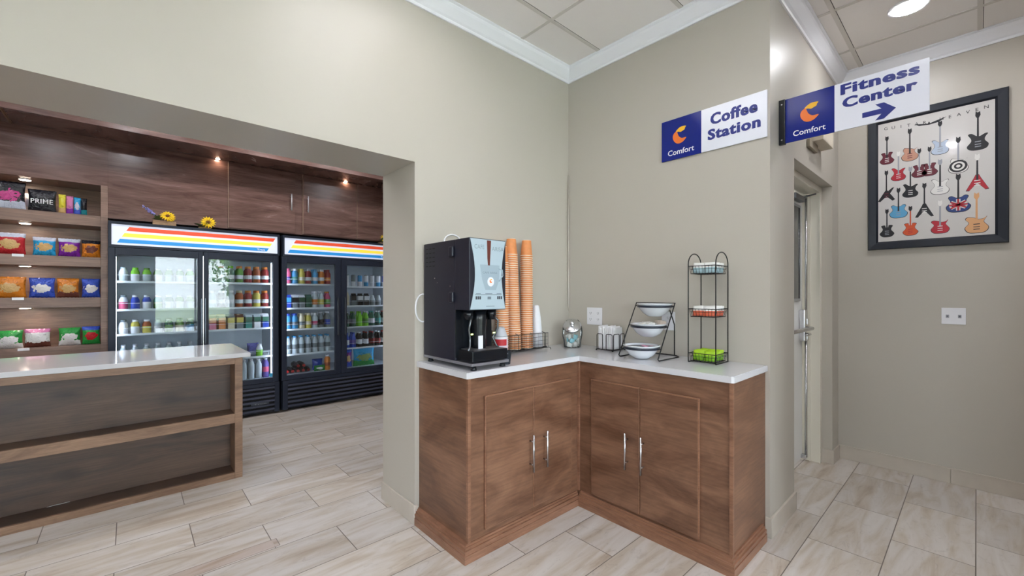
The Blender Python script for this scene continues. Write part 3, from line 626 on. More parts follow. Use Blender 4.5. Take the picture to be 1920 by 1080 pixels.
# white hose loop behind the machine
lp = [(-2.100+.010*math.sin(a*1), 1.222+.045*math.sin(a)*.8+.0, 1.21+.078*math.cos(a)) for a in [i*2*PI/28 for i in range(28)]]
lp = [(-2.062+.052*math.cos(a), 1.2225, 1.21+.078*math.sin(a)) for a in [i*2*PI/28 for i in range(28)]]
lp2 = []
for i in range(29):
    a = PI*.5+i*2*PI/28*.5; lp2.append((-2.055+.060*math.cos(a)*1.0, 1.2275, 1.21+.078*math.sin(a)))
cab_pts = [(-2.116, 1.50, 1.62)]
loop = MB().tube([(-2.055, 1.2295, 1.288)]+lp2+[(-2.055, 1.2295, 1.132)], .004, whitep, 8)
loop = MB()
ring = [(-2.1135, 1.232+.046*math.cos(a), 1.21+.078*math.sin(a)) for a in [i*2*PI/32 for i in range(32)]]
loop.tube(ring, .0045, whitep, 8, True)
tag(obj('cable', loop, loc=(-2.11, 1.232, 1.13)), 'white cable loop on the wall at the left of the coffee machine', 'cable')
arc = [(-2.112, 1.435+.06*math.cos(a), 1.60+.045*math.sin(a)) for a in [i*PI/14 for i in range(15)]]
tag(obj('cable', MB().tube([(-2.112, 1.495, 1.52)]+arc+[(-2.112, 1.375, 1.52)], .0045, whitep, 8), loc=(-2.11, 1.435, 1.52)), 'white cable arching up behind the top of the coffee machine', 'cable')
tag(obj('cable', MB().tube([(-2.108, 2.498, 2.2), (-2.108, 2.498, 1.19), (-2.107, 2.497, 1.165)], .0045, paint, 8), loc=(-2.108, 2.498, 1.165)), 'thin wall-coloured cable running down the corner above the glass jar', 'cable')

# ------------------------------------------------------------------ cup rack, cup stacks
RX0, RX1, RY0, RY1, RZ = -2.095, -1.975, 1.69, 2.125, .925
t = thing('cup_rack', 'low black wire rack holding the cup stacks', 'rack', (-2.03, 1.9, CT))
fr = MB().tube([(RX0, RY0, RZ), (RX1, RY0, RZ), (RX1, RY1, RZ), (RX0, RY1, RZ)], .0025, black_w, 6, True)
for k in range(12): y = RY0+(k+.5)*(RY1-RY0)/12; fr.tube([(RX0, y, RZ), (RX1, y, RZ)], .0013, black_w, 5)
for k in range(4): x = RX0+(k+.5)*(RX1-RX0)/4; fr.tube([(x, RY0, RZ), (x, RY1, RZ)], .0013, black_w, 5)
obj('base_grid', fr, t)
fr = MB()
for x in (RX0, RX1):
    for h in (.025, .05, .075, .1): fr.tube([(x, RY0, RZ+h), (x, RY1, RZ+h)], .0012 if h < .1 else .0022, black_w, 5)
    for k in range(37): y = RY0+k*(RY1-RY0)/36; fr.tube([(x, y, RZ), (x, y, RZ+.1)], .0010, black_w, 4)
obj('side_mesh', fr, t)
for k in range(4):
    y = RY0+.03+k*(RY1-RY0-.06)/3; obj('divider', MB().tube([(RX0, y, RZ), (RX0, y, RZ+.13), (RX1, y, RZ+.1), (RX1, y, RZ)], .0022, black_w, 6), t)
for y in (RY0, RY1): obj('foot', MB().tube([(RX1, y, RZ), (RX1+.018, y+.004, RZ), (RX1+.022, y+.004, CT+.002), (RX1+.02, y+.004, CT+.0022)], .0022, black_w, 6), t)
kraft = M('kraft orange cup', (222, 144, 88), .6, var=.1, vscale=60); rimm = M('cup rim', (240, 226, 206), .5)
def cup_mesh():
    mb = MB(); return mb.lathe([(.0425, 0, rimm), (.0435, .002, rimm), (.0425, .0045, kraft), (.0395, .014, kraft), (.0305, .104, rimm), (.0300, .106, rimm), (.0270, .106, rimm), (.0268, .1045, rimm)], (0, 0, 0), kraft, 20)
c0 = None
def stack(x, y, n, lx, ly, label, group, pitch=.0143):
    global c0
    for k in range(n):
        loc = (x+lx*k/n, y+ly*k/n, RZ+.003+k*pitch)
        if c0 is None: c0 = obj('paper_cup', cup_mesh(), loc=loc, local=True); o = c0
        else: o = c0.copy(); C.objects.link(o); o.location = loc
        tag(o, label, 'cup', group); 
        o.rotation_euler = (random.uniform(-.012, .012), random.uniform(-.012, .012), random.uniform(0, 6))
stack(-2.035, 1.762, 40, .0, .0, 'orange paper cup in the upside-down stack nearest the coffee machine', 'orange cups in the first stack')
stack(-2.035, 1.872, 44, -.010, -.026, 'orange paper cup in the middle one of the three upside-down stacks', 'orange cups in the middle stack')
stack(-2.035, 1.980, 44, .0, -.004, 'orange paper cup in the upside-down stack beside the white sleeve', 'orange cups in the third stack')
sl = MB().lathe([(.038, 0), (.036, .10), (.031, .20), (.022, .275), (.019, .282), (.010, .286)], (0, 0, 0), M('white paper', (228, 230, 236), .6), 20)
o = obj('cup_sleeve', sl, loc=(-2.035, 2.082, RZ+.003), local=True); o.rotation_euler = (.035, -.02, 0); tag(o, 'tall white tapering sleeve at the right end of the cup rack', 'sleeve')
# creamer canister and small tumbler
lr = M('label red', (190, 40, 48), .4)
t = thing('creamer_canister', 'white creamer canister with red label beside the coffee machine', 'canister', (-1.80, 1.548, CT))
obj('body', MB().lathe([(.037, 0), (.039, .004), (.039, .135), (.037, .140)], (-1.80, 1.548, CT), whitep, 24), t)
lb = MB().lathe([(.0392, .035), (.0393, .036), (.0393, .128), (.0392, .129)], (-1.80, 1.548, CT), M('label pale', (224, 214, 222), .4), 24)
obj('label', lb, t)
for a0, a1, z0, z1 in ((-1.9, .2, .092, .127), (-1.1, .4, .060, .078)):
    rb = MB(); vs = []; k = 8
    for i in range(k+1):
        a = a0+(a1-a0)*i/k; vs += [(-1.80+.0398*math.cos(a), 1.548+.0398*math.sin(a), CT+z0), (-1.80+.0398*math.cos(a), 1.548+.0398*math.sin(a), CT+z1)]
    rb.add(vs, [(2*i, 2*i+2, 2*i+3, 2*i+1) for i in range(k)], lr, True)
    obj('red_label_print', rb, t)
obj('cap', MB().lathe([(.0375, .1401), (.036, .146), (.024, .178), (.021, .190), (.014, .193)], (-1.80, 1.548, CT), M('canister cap', (196, 200, 208), .4), 24), t)
tum = glass_mat('smoky glass', (.55, .6, .66), .02, .25, (70, 80, 92))
tag(obj('tumbler', MB().lathe([(.020, 0), (.021, .003), (.027, .072), (.0265, .072), (.0195, .005), (.01, .004)], (0, 0, 0), tum, 20), loc=(-1.712, 1.512, CT), local=True), 'small dark clear tumbler in front of the creamer canister', 'cup')

# ------------------------------------------------------------------ glass jar
t = thing('glass_jar', 'glass jar with slanted metal lid in the corner of the counter', 'jar', (-1.935, 2.335, CT), math.radians(-55))
J = MB(); n_ = 28; rings = [(.054, 0, 0), (.060, .004, 0), (.064, .05, .1), (.071, .085, .2), (.072, .115, .45), (.068, .14, .75), (.058, .155, 1.0)]
vs = []
for rr_, h_, k_ in rings:
    for i in range(n_):
        a = 2*PI*i/n_; vs.append((rr_*math.cos(a)+.004*k_, rr_*math.sin(a), h_-k_*.052*math.cos(a)*rr_/.06))
J.add(vs, [[q*n_+i, q*n_+(i+1) % n_, (q+1)*n_+(i+1) % n_, (q+1)*n_+i] for q in range(len(rings)-1) for i in range(n_)]+[list(range(n_))], jarglass, True); obj('jar_body', J, t, local=True)
R_ = Matrix.Translation((.010, 0, .150)) @ Matrix.Rotation(math.radians(42), 4, 'Y')
J = MB().lathe([(.060, -.010), (.064, 0), (.063, .006), (.052, .013), (.02, .019), (.010, .020), (.009, .026), (.018, .033), (.018, .040), (.008, .046)], (0, 0, 0), M('polished lid', (214, 216, 220), .24, metal=1), 28, T=R_); obj('lid', J, t, local=True)
pk_w = M('packet white', (226, 226, 222), .5); pk_t = M('packet teal', (128, 182, 194), .5); pk_pink = M('packet pink', (232, 160, 190), .5); pk_o = M('packet orange', (226, 110, 78), .5); pk_g = M('packet green', (164, 204, 40), .5); pk_br = M('packet brown', (186, 172, 160), .5); pk_bl = M('packet pale blue', (176, 206, 214), .5)
def packet_mesh(w_, d_, h_, m, m2=None):
    """soft sachet with crimped ends, standing on its edge: w along X, thin along Y"""
    mb = MB(); n = 6
    vs = []; fs = []
    for j in range(n+1):
        for s_ in (-1, 1):
            for i in range(n+1):
                a = i/n; b = j/n; bulge = d_/2*(math.sin(PI*a)**.6)*(math.sin(PI*b)**.6)+.0006
                vs.append(((a-.5)*w_, s_*bulge, b*h_))
    row = 2*(n+1)
    for j in range(n):
        for i in range(n):
            a = j*row+i; fs.append([a, a+1, a+row+1, a+row]); a += n+1; fs.append([a, a+row, a+row+1, a+1])
    k1 = len(fs)
    for j in range(n):
        fs.append([j*row, j*row+row, j*row+row+n+1, j*row+n+1]); a = j*row+n; fs.append([a, a+n+1, a+row+n+1, a+row])
    for i in range(n): fs.append([i, i+n+1, i+n+2, i+1]); a = n*row+i; fs.append([a, a+1, a+n+2, a+n+1])
    if m2 is None: return mb.add(vs, fs, m, True)
    lowf = [f for f in fs if sum(vs[q][2] for q in f)/len(f) < h_*.5]; upf = [f for f in fs if f not in lowf]
    mb.add(vs, lowf, m2, True); 
    mb.add(vs, upf, m, True); return mb
PM = {}
def packet(name, key, dims, m, m2, loc, rot, label, group, cat='packet'):
    if key not in PM:
        o = obj(name, packet_mesh(*dims, m, m2), loc=loc, local=True); PM[key] = o
    else: o = PM[key].copy(); C.objects.link(o); o.location = loc; o.name = name
    o.rotation_euler = rot; tag(o, label, cat, group); return o
rnd = random.Random(3)
for i in range(18):
    a = i*2.4; r_ = .022+.018*(i % 3)/2*1.0; z = CT+.006+(i//6)*.026
    m_, key, lab = ((pk_w, 'jw', 'white sachet inside the glass jar'), (pk_t, 'jt', 'teal sachet inside the glass jar'), (pk_w, 'jw', 'white sachet inside the glass jar'))[i % 3]
    packet('sachet', key, (.036, .012, .034), m_, None, (-1.935+r_*math.cos(a), 2.335+r_*math.sin(a), z), (rnd.uniform(-.3, .3), rnd.uniform(-.4, .4), rnd.uniform(0, 3)), lab, 'sachets in the glass jar')

# ------------------------------------------------------------------ napkin holder
nx0, nx1, ny0, ny1 = -1.728, -1.598, 2.338, 2.478
t = thing('napkin_holder', 'black wire napkin holder on the counter', 'napkin holder', (-1.663, 2.408, CT))
zb = CT+.008
mb = MB().tube([(nx0, ny0, zb), (nx1, ny0, zb), (nx1, ny1, zb), (nx0, ny1, zb)], .0028, black_w, 6, True)
obj('base_ring', mb, t)
def bend(pts): return pts
for (a, b) in (((nx0+.004, ny0), (nx0+.050, ny0)), ((nx1-.052, ny0), (nx1-.004, ny0)), ((nx1, ny0+.010), (nx1, ny0+.075)), ((nx1, ny1-.05), (nx1, ny1-.005)), ((nx0, ny0+.03), (nx0, ny1-.03)), ((nx0+.03, ny1), (nx1-.03, ny1))):
    h = CT+.112; a3 = Vector((a[0], a[1], 0)); b3 = Vector((b[0], b[1], 0)); d_ = (b3-a3).normalized()*.008
    obj('wire_loop', MB().tube([a3+Vector((0, 0, zb)), a3+Vector((0, 0, h-.01)), a3+d_*.3+Vector((0, 0, h-.003)), a3+d_+Vector((0, 0, h)), b3-d_+Vector((0, 0, h)), b3-d_*.3+Vector((0, 0, h-.003)), b3+Vector((0, 0, h-.01)), b3+Vector((0, 0, zb))], .0024, black_w, 6), t)
for x in (nx0, nx1):
    for y in (ny0, ny1): obj('foot', MB().lathe([(.0045, CT), (.0055, CT+.004), (.004, CT+.009)], (x, y, 0), black_p, 10), t)
napm = M('napkin paper', (232, 232, 234), .75, bump=.4, bscale=300)
n0 = None
for k in range(11):
    x = nx0+.012+k*.0105
    if n0 is None:
        mb = MB(); vs = []; fs = []; nn = 8
        for j in range(nn+1):
            for i in range(nn+1):
                yy = -.058+.116*i/nn; zz = .145*j/nn; bulge = .002*math.sin(i*1.3)+.006*(j/nn)**2*math.sin(i*.6)
                vs.append((-.0042+bulge, yy, zz)); 
        for j in range(nn+1):
            for i in range(nn+1):
                yy = -.058+.116*i/nn; zz = .145*j/nn; bulge = .002*math.sin(i*1.3)+.006*(j/nn)**2*math.sin(i*.6)
                vs.append((.0042+bulge, yy, zz))
        N1 = (nn+1)**2
        for j in range(nn):
            for i in range(nn):
                a = j*(nn+1)+i; fs.append([a, a+1, a+nn+2, a+nn+1]); fs.append([N1+a, N1+a+nn+1, N1+a+nn+2, N1+a+1])
        for j in range(nn): a = j*(nn+1); fs.append([a, a+nn+1, N1+a+nn+1, N1+a]); a += nn; fs.append([a, N1+a, N1+a+nn+1, a+nn+1])
        for i in range(nn): fs.append([i, N1+i, N1+i+1, i+1]); a = nn*(nn+1)+i; fs.append([a, a+1, N1+a+1, N1+a])
        mb.add(vs, fs, napm, True); n0 = obj('napkin', mb, loc=(x, 2.408, zb+.004), local=True); o = n0
    else: o = n0.copy(); C.objects.link(o); o.location = (x, 2.408, zb+.004)
    o.rotation_euler = (rnd.uniform(-.03, .03), rnd.uniform(-.02, .03), rnd.uniform(-.03, .03)); o.scale = (1, 1, rnd.uniform(.95, 1.06)); tag(o, 'folded white paper napkin standing in the wire napkin holder', 'napkin', 'napkins in the holder')

# ------------------------------------------------------------------ three-bowl stand
sxl, sxr = -1.452, -1.197
t = thing('bowl_stand', 'black wire stand carrying three white bowls', 'bowl stand', (-1.32, 2.3, CT))
yb0, yt, zt = 2.188, 2.385, 1.235
fr = MB()
fr.tube([(sxl, 2.38, CT+.003), (sxl, yb0+.01, CT+.003), (sxl, yb0, CT+.012), (sxl, yt, zt), (sxr, yt, zt), (sxr, yb0, CT+.012), (sxr, yb0+.01, CT+.003), (sxr, 2.43, CT+.003), (sxr-.03, 2.468, CT+.003), (sxr-.09, 2.478, CT+.003), (sxl+.09, 2.478, CT+.003), (sxl+.02, 2.45, CT+.003), (sxl, 2.38, CT+.003)], .0035, black_w, 8)
obj('wire_frame', fr, t)
obj('rear_strut', MB().tube([(sxr-.05, 2.478, CT+.003), (sxr-.05, 2.478, 1.10), (sxr-.055, yt+.045, 1.19)], .0035, black_w, 8), t)
bw = M('bowl ceramic', (226, 230, 236), .15, coat=.5)
bowls = []
for i, zr in enumerate((1.228, 1.110, .988)):
    f = (zr-CT-.012)/(zt-CT-.012); cy = yb0+(yt-yb0)*f; cx = (sxl+sxr)/2
    R = .106; rr = R-.006
    ring = [(cx+rr*math.cos(a), cy+rr*math.sin(a)*.98, zr-.013) for a in [2*PI*k/36 for k in range(36)]]
    obj('bowl_ring', MB().tube(ring, .0035, black_w, 8, True).tube([(sxl, cy-.002, zr-.0125), (cx-rr, cy, zr-.013)], .0035, black_w, 6).tube([(sxr, cy-.002, zr-.0125), (cx+rr, cy, zr-.013)], .0035, black_w, 6), t)
    b = thing('bowl', ('white round bowl on the top tier of the wire stand', 'white round bowl on the middle tier of the wire stand', 'white round bowl on the lowest tier of the wire stand')[i], 'bowl', (cx, cy, zr-.075), 0, 'bowls on the stand')
    pr2 = [(.040, 0), (.044, .003), (.070, .020), (.088, .045), (.0955, .062), (.098, .070), (.106, .075), (.106, .078), (.094, .0775), (.084, .050), (.062, .022), (.035, .008)]
    obj('shell', MB().lathe(pr2, (0, 0, 0), bw, 40), b, local=True)
    obj('rim_band', MB().lathe([(.1000, .054), (.1040, .0545), (.1055, .067), (.1010, .0675)], (0, 0, 0), M('bowl dark band', (34, 40, 54), .3), 40), b, local=True)
    bowls.append((cx, cy, zr-.075))
for bi, (m_, key, lab, n_) in enumerate(((pk_w, 'bw', 'white sugar packet lying in the top bowl', 5), (pk_w, 'bw', 'white packet heaped in the middle bowl', 10), (pk_pink, 'bp', 'pink sweetener packet in the lowest bowl', 14))):
    cx, cy, cz = bowls[bi]
    for k in range(n_):
        a = k*2.4; r_ = .012+.052*math.sqrt(k/n_)
        hh = (.044, .066, .056)[bi]
        packet('sweetener_packet', key, (.05, .006, .034), m_, None, (cx+r_*math.cos(a), cy+r_*math.sin(a), cz+hh+.003*(k % 4)), (PI/2+rnd.uniform(-.5, .2), rnd.uniform(-.2, .2), rnd.uniform(0, 6)), lab, ('packets in the top bowl', 'packets in the middle bowl', 'packets in the lowest bowl')[bi])
cx, cy, cz = bowls[1]
for k in range(4): packet('sweetener_packet', 'bb', (.022, .005, .048), pk_br, None, (cx+.028+.017*k, cy+.045-.006*k, cz+.052), (-.35, .25*k-.3, .3*k), 'brown packet standing at the back of the middle bowl', 'brown packets')

# ------------------------------------------------------------------ three-tier wire rack
t = thing('wire_rack', 'tall black three-tier wire basket rack on the counter', 'rack', (-1.0, 2.385, CT))
ax0, ax1, ay0, ay1 = -1.081, -.932, 2.308, 2.470
for x, nm in ((ax0, 'l'), (ax1, 'r')):
    arch = [(x, (ay0+ay1)/2-math.cos(a)*(ay1-ay0)/2, 1.455+.062*math.sin(a)) for a in [PI*i/12 for i in range(13)]]
    obj('side_frame', MB().tube([(x, ay1, CT+.003), (x, ay0, CT+.003), (x, ay0, CT+.006)]+arch+[(x, ay1, CT+.003)], .003, black_w, 8), t)
for k, (zr, zb2) in enumerate(((1.444, 1.402), (1.207, 1.164), (.962, .918))):
    b = MB(); e = .003; q = .010
    T4 = [(ax0+e, ay0+e), (ax1-e, ay0+e), (ax1-e, ay1-e), (ax0+e, ay1-e)]; B4 = [(ax0+q, ay0+q), (ax1-q, ay0+q), (ax1-q, ay1-q), (ax0+q, ay1-q)]
    b.tube([(x, y, zr) for x, y in T4], .0024, black_w, 6, True); b.tube([(x, y, zb2) for x, y in B4], .002, black_w, 6, True)
    mid = [((a[0]+c_[0])/2, (a[1]+c_[1])/2, (zr+zb2)/2+.004) for a, c_ in zip(T4, B4)]; b.tube(mid, .0012, black_w, 5, True)
    for s_ in range(4):
        A = T4[s_]; A2 = T4[(s_+1) % 4]; D = B4[s_]; D2 = B4[(s_+1) % 4]
        for i in range(8):
            f = i/8; b.tube([(A[0]+(A2[0]-A[0])*f, A[1]+(A2[1]-A[1])*f, zr), (D[0]+(D2[0]-D[0])*f, D[1]+(D2[1]-D[1])*f, zb2)], .0012, black_w, 4)
    for i in range(7): x = ax0+q+(ax1-ax0-2*q)*(i+.5)/7; b.tube([(x, ay0+q, zb2), (x, ay1-q, zb2)], .0011, black_w, 4)
    obj('basket', b, t)
for k, (zb2, m_, m2, key, lab, grp) in enumerate(((1.405, pk_w, pk_bl, 'ra', 'white and pale blue tea packet in the top basket of the wire rack', 'tea packets in the top basket'), (1.167, pk_w, pk_o, 'rb', 'white and orange tea packet in the middle basket of the wire rack', 'tea packets in the middle basket'), (.921, pk_g, M('packet deep green', (120, 176, 30), .5), 'rc', 'bright green tea packet in the bottom basket of the wire rack', 'tea packets in the bottom basket'))):
    for r_ in range(7):
        for s_ in (0, 1):
            packet('tea_packet', key, (.058, .009, .056), m_, m2, (ax0+.043+s_*.0625, ay0+.022+r_*.018+rnd.uniform(-.002, .002), zb2+.002), (-.22+rnd.uniform(-.14, .1), rnd.uniform(-.05, .05), rnd.uniform(-.09, .09)), lab, grp)

# ------------------------------------------------------------------ low display counter in the market
IX = -3.48; IB = -4.235; IY0 = -1.9; IY1 = .589
t = thing('display_counter', 'low dark wooden display counter with two empty open shelves', 'counter', (-3.85, -.6, 0))
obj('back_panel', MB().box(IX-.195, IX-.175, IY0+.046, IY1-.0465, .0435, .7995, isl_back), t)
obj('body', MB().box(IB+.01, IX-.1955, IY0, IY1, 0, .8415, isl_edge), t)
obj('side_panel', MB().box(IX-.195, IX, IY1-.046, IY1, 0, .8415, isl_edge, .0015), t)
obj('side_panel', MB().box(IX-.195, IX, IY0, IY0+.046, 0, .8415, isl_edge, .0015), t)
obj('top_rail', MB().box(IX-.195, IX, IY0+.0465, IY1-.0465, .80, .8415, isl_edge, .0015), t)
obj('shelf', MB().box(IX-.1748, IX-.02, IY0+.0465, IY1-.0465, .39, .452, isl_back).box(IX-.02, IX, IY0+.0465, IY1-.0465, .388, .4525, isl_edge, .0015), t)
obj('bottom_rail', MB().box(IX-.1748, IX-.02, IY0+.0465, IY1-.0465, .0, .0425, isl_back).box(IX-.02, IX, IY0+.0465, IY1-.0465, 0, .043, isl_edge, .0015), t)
tag(obj('countertop', MB().box(IB-.01, IX+.006, IY0-.04, .637, .842, .872, quartz, .003), loc=(-3.85, -.6, .842)), 'white quartz slab on top of the low display counter', 'countertop')
sc_ = MB(); sc_.poly([(0, 0), (.03, .012), (.06, .006), (.09, .02), (.085, .028), (.05, .02), (.025, .024)], (IX-.165, -.36, .0436), (0, 1, 0), (-.35, .2, .0), M('paper scrap', (220, 220, 220), .8), .0015)
tag(obj('paper_scrap', sc_, loc=(IX-.16, -.33, .0436)), 'small white torn scrap lying on the bottom shelf of the low counter', 'paper')

# ------------------------------------------------------------------ wooden wall of the market: shelving, overhead cupboards, soffit
SX = -5.2; SB = -5.53
t = thing('shelving_unit', 'dark wooden wall shelving with lit niches full of snack bags', 'shelving', (-5.35, -1.0, 0))
sy0, sy1 = -2.0, -.1455
obj('back_panel', MB().box(SB-.02, SB, sy0, sy1, .0, 2.9, walnut2), t)
obj('upper_panel', MB().box(SB+.0002, SX, sy0, sy1, 2.248, 2.6598, walnut), t)
obj('stile', MB().box(SB+.0002, SX+.004, -.191, sy1, 0, 2.2478, walnut2, .001), t)
obj('stile', MB().box(SB+.0002, SX+.004, sy0, sy0+.045, 0, 2.2478, walnut2, .001), t)
tops = (1.977, 1.610, 1.258, .846)
for z, h in zip(tops, (.093, .084, .083, .083)): obj('shelf', MB().box(SB+.0002, SX, sy0+.0452, -.1912, z-h, z, walnut2, .0015), t)
obj('base_panel', MB().box(SB+.0002, SX, sy0+.0452, -.1912, 0, .40, walnut), t)
ntops = (2.248, 1.977-.093, 1.610-.084, 1.258-.083)
pm = M('puck diffuser', (255, 236, 214), .4, emis=46)
for z in ntops:
    for y in (-.65, -1.5): 
        p = obj('puck_light', MB().lathe([(.036, -.006), (.038, -.0003)], (-5.35, y, z), whitep, 24), t)
        obj('diffuser', MB().lathe([(.031, -.0075), (.031, -.0062)], (-5.35, y, z), pm, 24), p)
t = thing('overhead_cabinet', 'dark wooden cupboards above the drinks coolers', 'cabinet', (-5.35, 1.3, 1.97))
obj('body', MB().box(SB, SX, -.145, 2.9, 1.965, 2.6598, walnut), t)
edge_hl = M('cupboard edge highlight', (176, 148, 128), .45)  # pale colour paints a highlight along the door edges
for ys in (.751, 1.4675, 2.095): obj('edge_highlight_strip', MB().box(SX+.0002, SX+.0185, ys, ys+.003, 1.975, 2.655, edge_hl), t)
satin = M('satin handle', (200, 200, 204), .4, metal=.5)
for y0_, y1_, hy in ((.758, 1.388, 1.343), (1.472, 2.092, 1.518), (2.098, 2.72, 2.69)):
    dmb = MB().box(SX+.0002, SX+.018, y0_, y1_, 1.975, 2.655, walnut, .002); dr = obj('door', dmb, t)
    obj('handle', MB().tube([(SX+.045, hy, 2.225), (SX+.045, hy, 2.41)], .006, satin, 10).tube([(SX+.018, hy, 2.25), (SX+.045, hy, 2.25)], .0045, satin, 8).tube([(SX+.018, hy, 2.385), (SX+.045, hy, 2.385)], .0045, satin, 8), dr)
sf = MB().box(SB, -4.80, -2.0, 2.9, 2.66, ZC-.0005, walnut)
sf.box(-5.19, -4.81, -.712, -.704, 2.652, 2.66, isl_edge).box(-5.19, -4.81, -.700, -.696, 2.655, 2.66, isl_edge)
so = struct('trim_6', sf, 'dark wooden soffit above the market shelving', 'soffit')
struct('trim_7', MB().box(-4.999, -4.801, 2.33, 2.9, 2.545, 2.6598, walnut), 'dark wooden bulkhead at the right end of the soffit', 'bulkhead')
for i, y in enumerate((.66, 1.95)):
    q = thing('soffit_light', ('small recessed light in the wooden soffit above the left cooler', 'small recessed light in the wooden soffit above the right cooler')[i], 'ceiling light', (-5.165, y, 2.66))
    obj('trim_ring', MB().lathe([(.022, -.003), (.024, -.0003)], (-5.165, y, 2.66), walnut, 20), q)
    obj('diffuser', MB().lathe([(.018, -.0045), (.018, -.0032)], (-5.165, y, 2.66), M('soffit diffuser', (255, 226, 196), .4, emis=60), 20), q)
struct('wall_market_side', MB().box(SB, -4.9, -2.15, -2.001, 0, ZC-.001, walnut))

# ------------------------------------------------------------------ snack bags
_bm = {}
def bag_mat(w_, h_, main, band, patch, low):
    k = (round(w_, 3), round(h_, 3), main.name, band and band.name, patch and patch.name, low and low.name)
    if k in _bm: return _bm[k]
    m = bpy.data.materials.new('bag print'); m.use_nodes = True; n = m.node_tree; b = n.nodes['Principled BSDF']; L = n.links.new
    gc = lambda q: tuple(q.node_tree.nodes['Principled BSDF'].inputs['Base Color'].default_value)
    tcn = n.nodes.new('ShaderNodeTexCoord'); nz = n.nodes.new('ShaderNodeTexNoise'); nz.inputs['Scale'].default_value = 38; nz.inputs['Detail'].default_value = 3; L(tcn.outputs['Object'], nz.inputs['Vector'])
    sp = n.nodes.new('ShaderNodeSeparateXYZ'); L(tcn.outputs['Object'], sp.inputs[0])
    def mt(op, a, c=None, d=None):
        q = n.nodes.new('ShaderNodeMath'); q.operation = op
        for i, v in enumerate((a, c, d)):
            if v is None: continue
            if isinstance(v, (int, float)): q.inputs[i].default_value = v
            else: L(v, q.inputs[i])
        return q.outputs[0]
    nn = mt('SUBTRACT', nz.outputs['Fac'], .5); u = mt('DIVIDE', sp.outputs['Y'], w_); v = mt('DIVIDE', sp.outputs['Z'], h_)
    cur = None
    def over(mask, c):
        nonlocal cur
        q = n.nodes.new('ShaderNodeMix'); q.data_type = 'RGBA'; L(mask, q.inputs['Factor'])
        if cur is None: q.inputs['A'].default_value = gc(main)
        else: L(cur, q.inputs['A'])
        q.inputs['B'].default_value = c; cur = q.outputs['Result']
    dk = tuple(x*.6 for x in gc(main)[:3])+(1,)
    over(mt('LESS_THAN', mt('ABSOLUTE', mt('SUBTRACT', nz.outputs['Fac'], .62)), .03), dk)
    if low: over(mt('LESS_THAN', mt('ADD', v, mt('MULTIPLY', nn, .3)), .30), gc(low))
    if patch:
        e = mt('ADD', mt('POWER', mt('DIVIDE', mt('ABSOLUTE', u), .32), 2), mt('POWER', mt('DIVIDE', mt('ABSOLUTE', mt('SUBTRACT', v, .48)), .2), 2))
        over(mt('LESS_THAN', mt('ADD', e, mt('MULTIPLY', nn, 4.5)), 1), gc(patch))
    if band: over(mt('GREATER_THAN', mt('ADD', v, mt('MULTIPLY', nn, .1)), .80), gc(band))
    L(cur, b.inputs['Base Color']); b.inputs['Roughness'].default_value = .27
    n2 = n.nodes.new('ShaderNodeTexNoise'); n2.inputs['Scale'].default_value = 32; n2.inputs['Distortion'].default_value = 1.2; L(tcn.outputs['Object'], n2.inputs['Vector'])
    bp = n.nodes.new('ShaderNodeBump'); bp.inputs['Strength'].default_value = .8; bp.inputs['Distance'].default_value = .012; L(n2.outputs['Fac'], bp.inputs['Height']); L(bp.outputs[0], b.inputs['Normal'])
    _bm[k] = m; return m
def bag_mesh(w_, h_, d_, main, band=None, patch=None, low=None, n=12, pyr=.9):
    mb = MB(); vs = []; idx = {}
    r2 = random.Random(int(w_*1e4+h_*1e3))
    for s_ in (1, -1):
        for j in range(n+1):
            for i in range(n+1):
                a = i/n; b = j/n
                bl = (max(0, math.sin(PI*a))**.55)*(max(0, math.sin(PI*min(1, max(0, (b-.06)/.88))))**.5)
                wr = .05*math.sin(9*a+5*b+s_)+.04*math.sin(17*b-6*a)
                y = (a-.5)*w_*(1-.08*math.sin(PI*b)); zz = b*h_-(0 if 0 < i < n else .0)
                xx = s_*(d_/2*bl*(1+wr)+.0006)
                if j in (0, n): zz += .002*((i % 2)-.5)
                vs.append((xx, y, zz)); idx[(s_, i, j)] = len(vs)-1
    m = bag_mat(w_, h_, main, band, patch, low); fs = []
    for s_ in (1, -1):
        for j in range(n):
            for i in range(n): fs.append([idx[(s_, i, j)], idx[(s_, i+1, j)], idx[(s_, i+1, j+1)], idx[(s_, i, j+1)]])
    for j in range(n):
        for i in (0, n): fs.append([idx[(1, i, j)], idx[(1, i, j+1)], idx[(-1, i, j+1)], idx[(-1, i, j)]])
    for i in range(n):
        for j in (0, n): fs.append([idx[(1, i, j)], idx[(1, i+1, j)], idx[(-1, i+1, j)], idx[(-1, i, j)]])
    return mb.add(vs, fs, m, True)
def foil(name, c): return M('foil '+name, c, .28, spec=.6)
F_blk = foil('black', (24, 26, 36)); F_red = foil('red', (184, 30, 40)); F_cy = foil('cyan', (40, 160, 214)); F_pu = foil('purple', (122, 34, 156)); F_or = foil('orange', (214, 128, 36)); F_blu = foil('blue', (54, 84, 190)); F_gr = foil('green', (42, 150, 66)); F_wh = foil('white', (226, 224, 224)); F_pk = foil('pink', (206, 120, 168)); F_ye = foil('yellow', (216, 206, 60)); F_br = foil('brown', (110, 60, 50)); F_sil = foil('silver', (190, 196, 214)); F_tan = foil('tan', (206, 168, 110)); F_teal = foil('teal', (30, 130, 140)); F_mg = foil('magenta', (190, 60, 130))
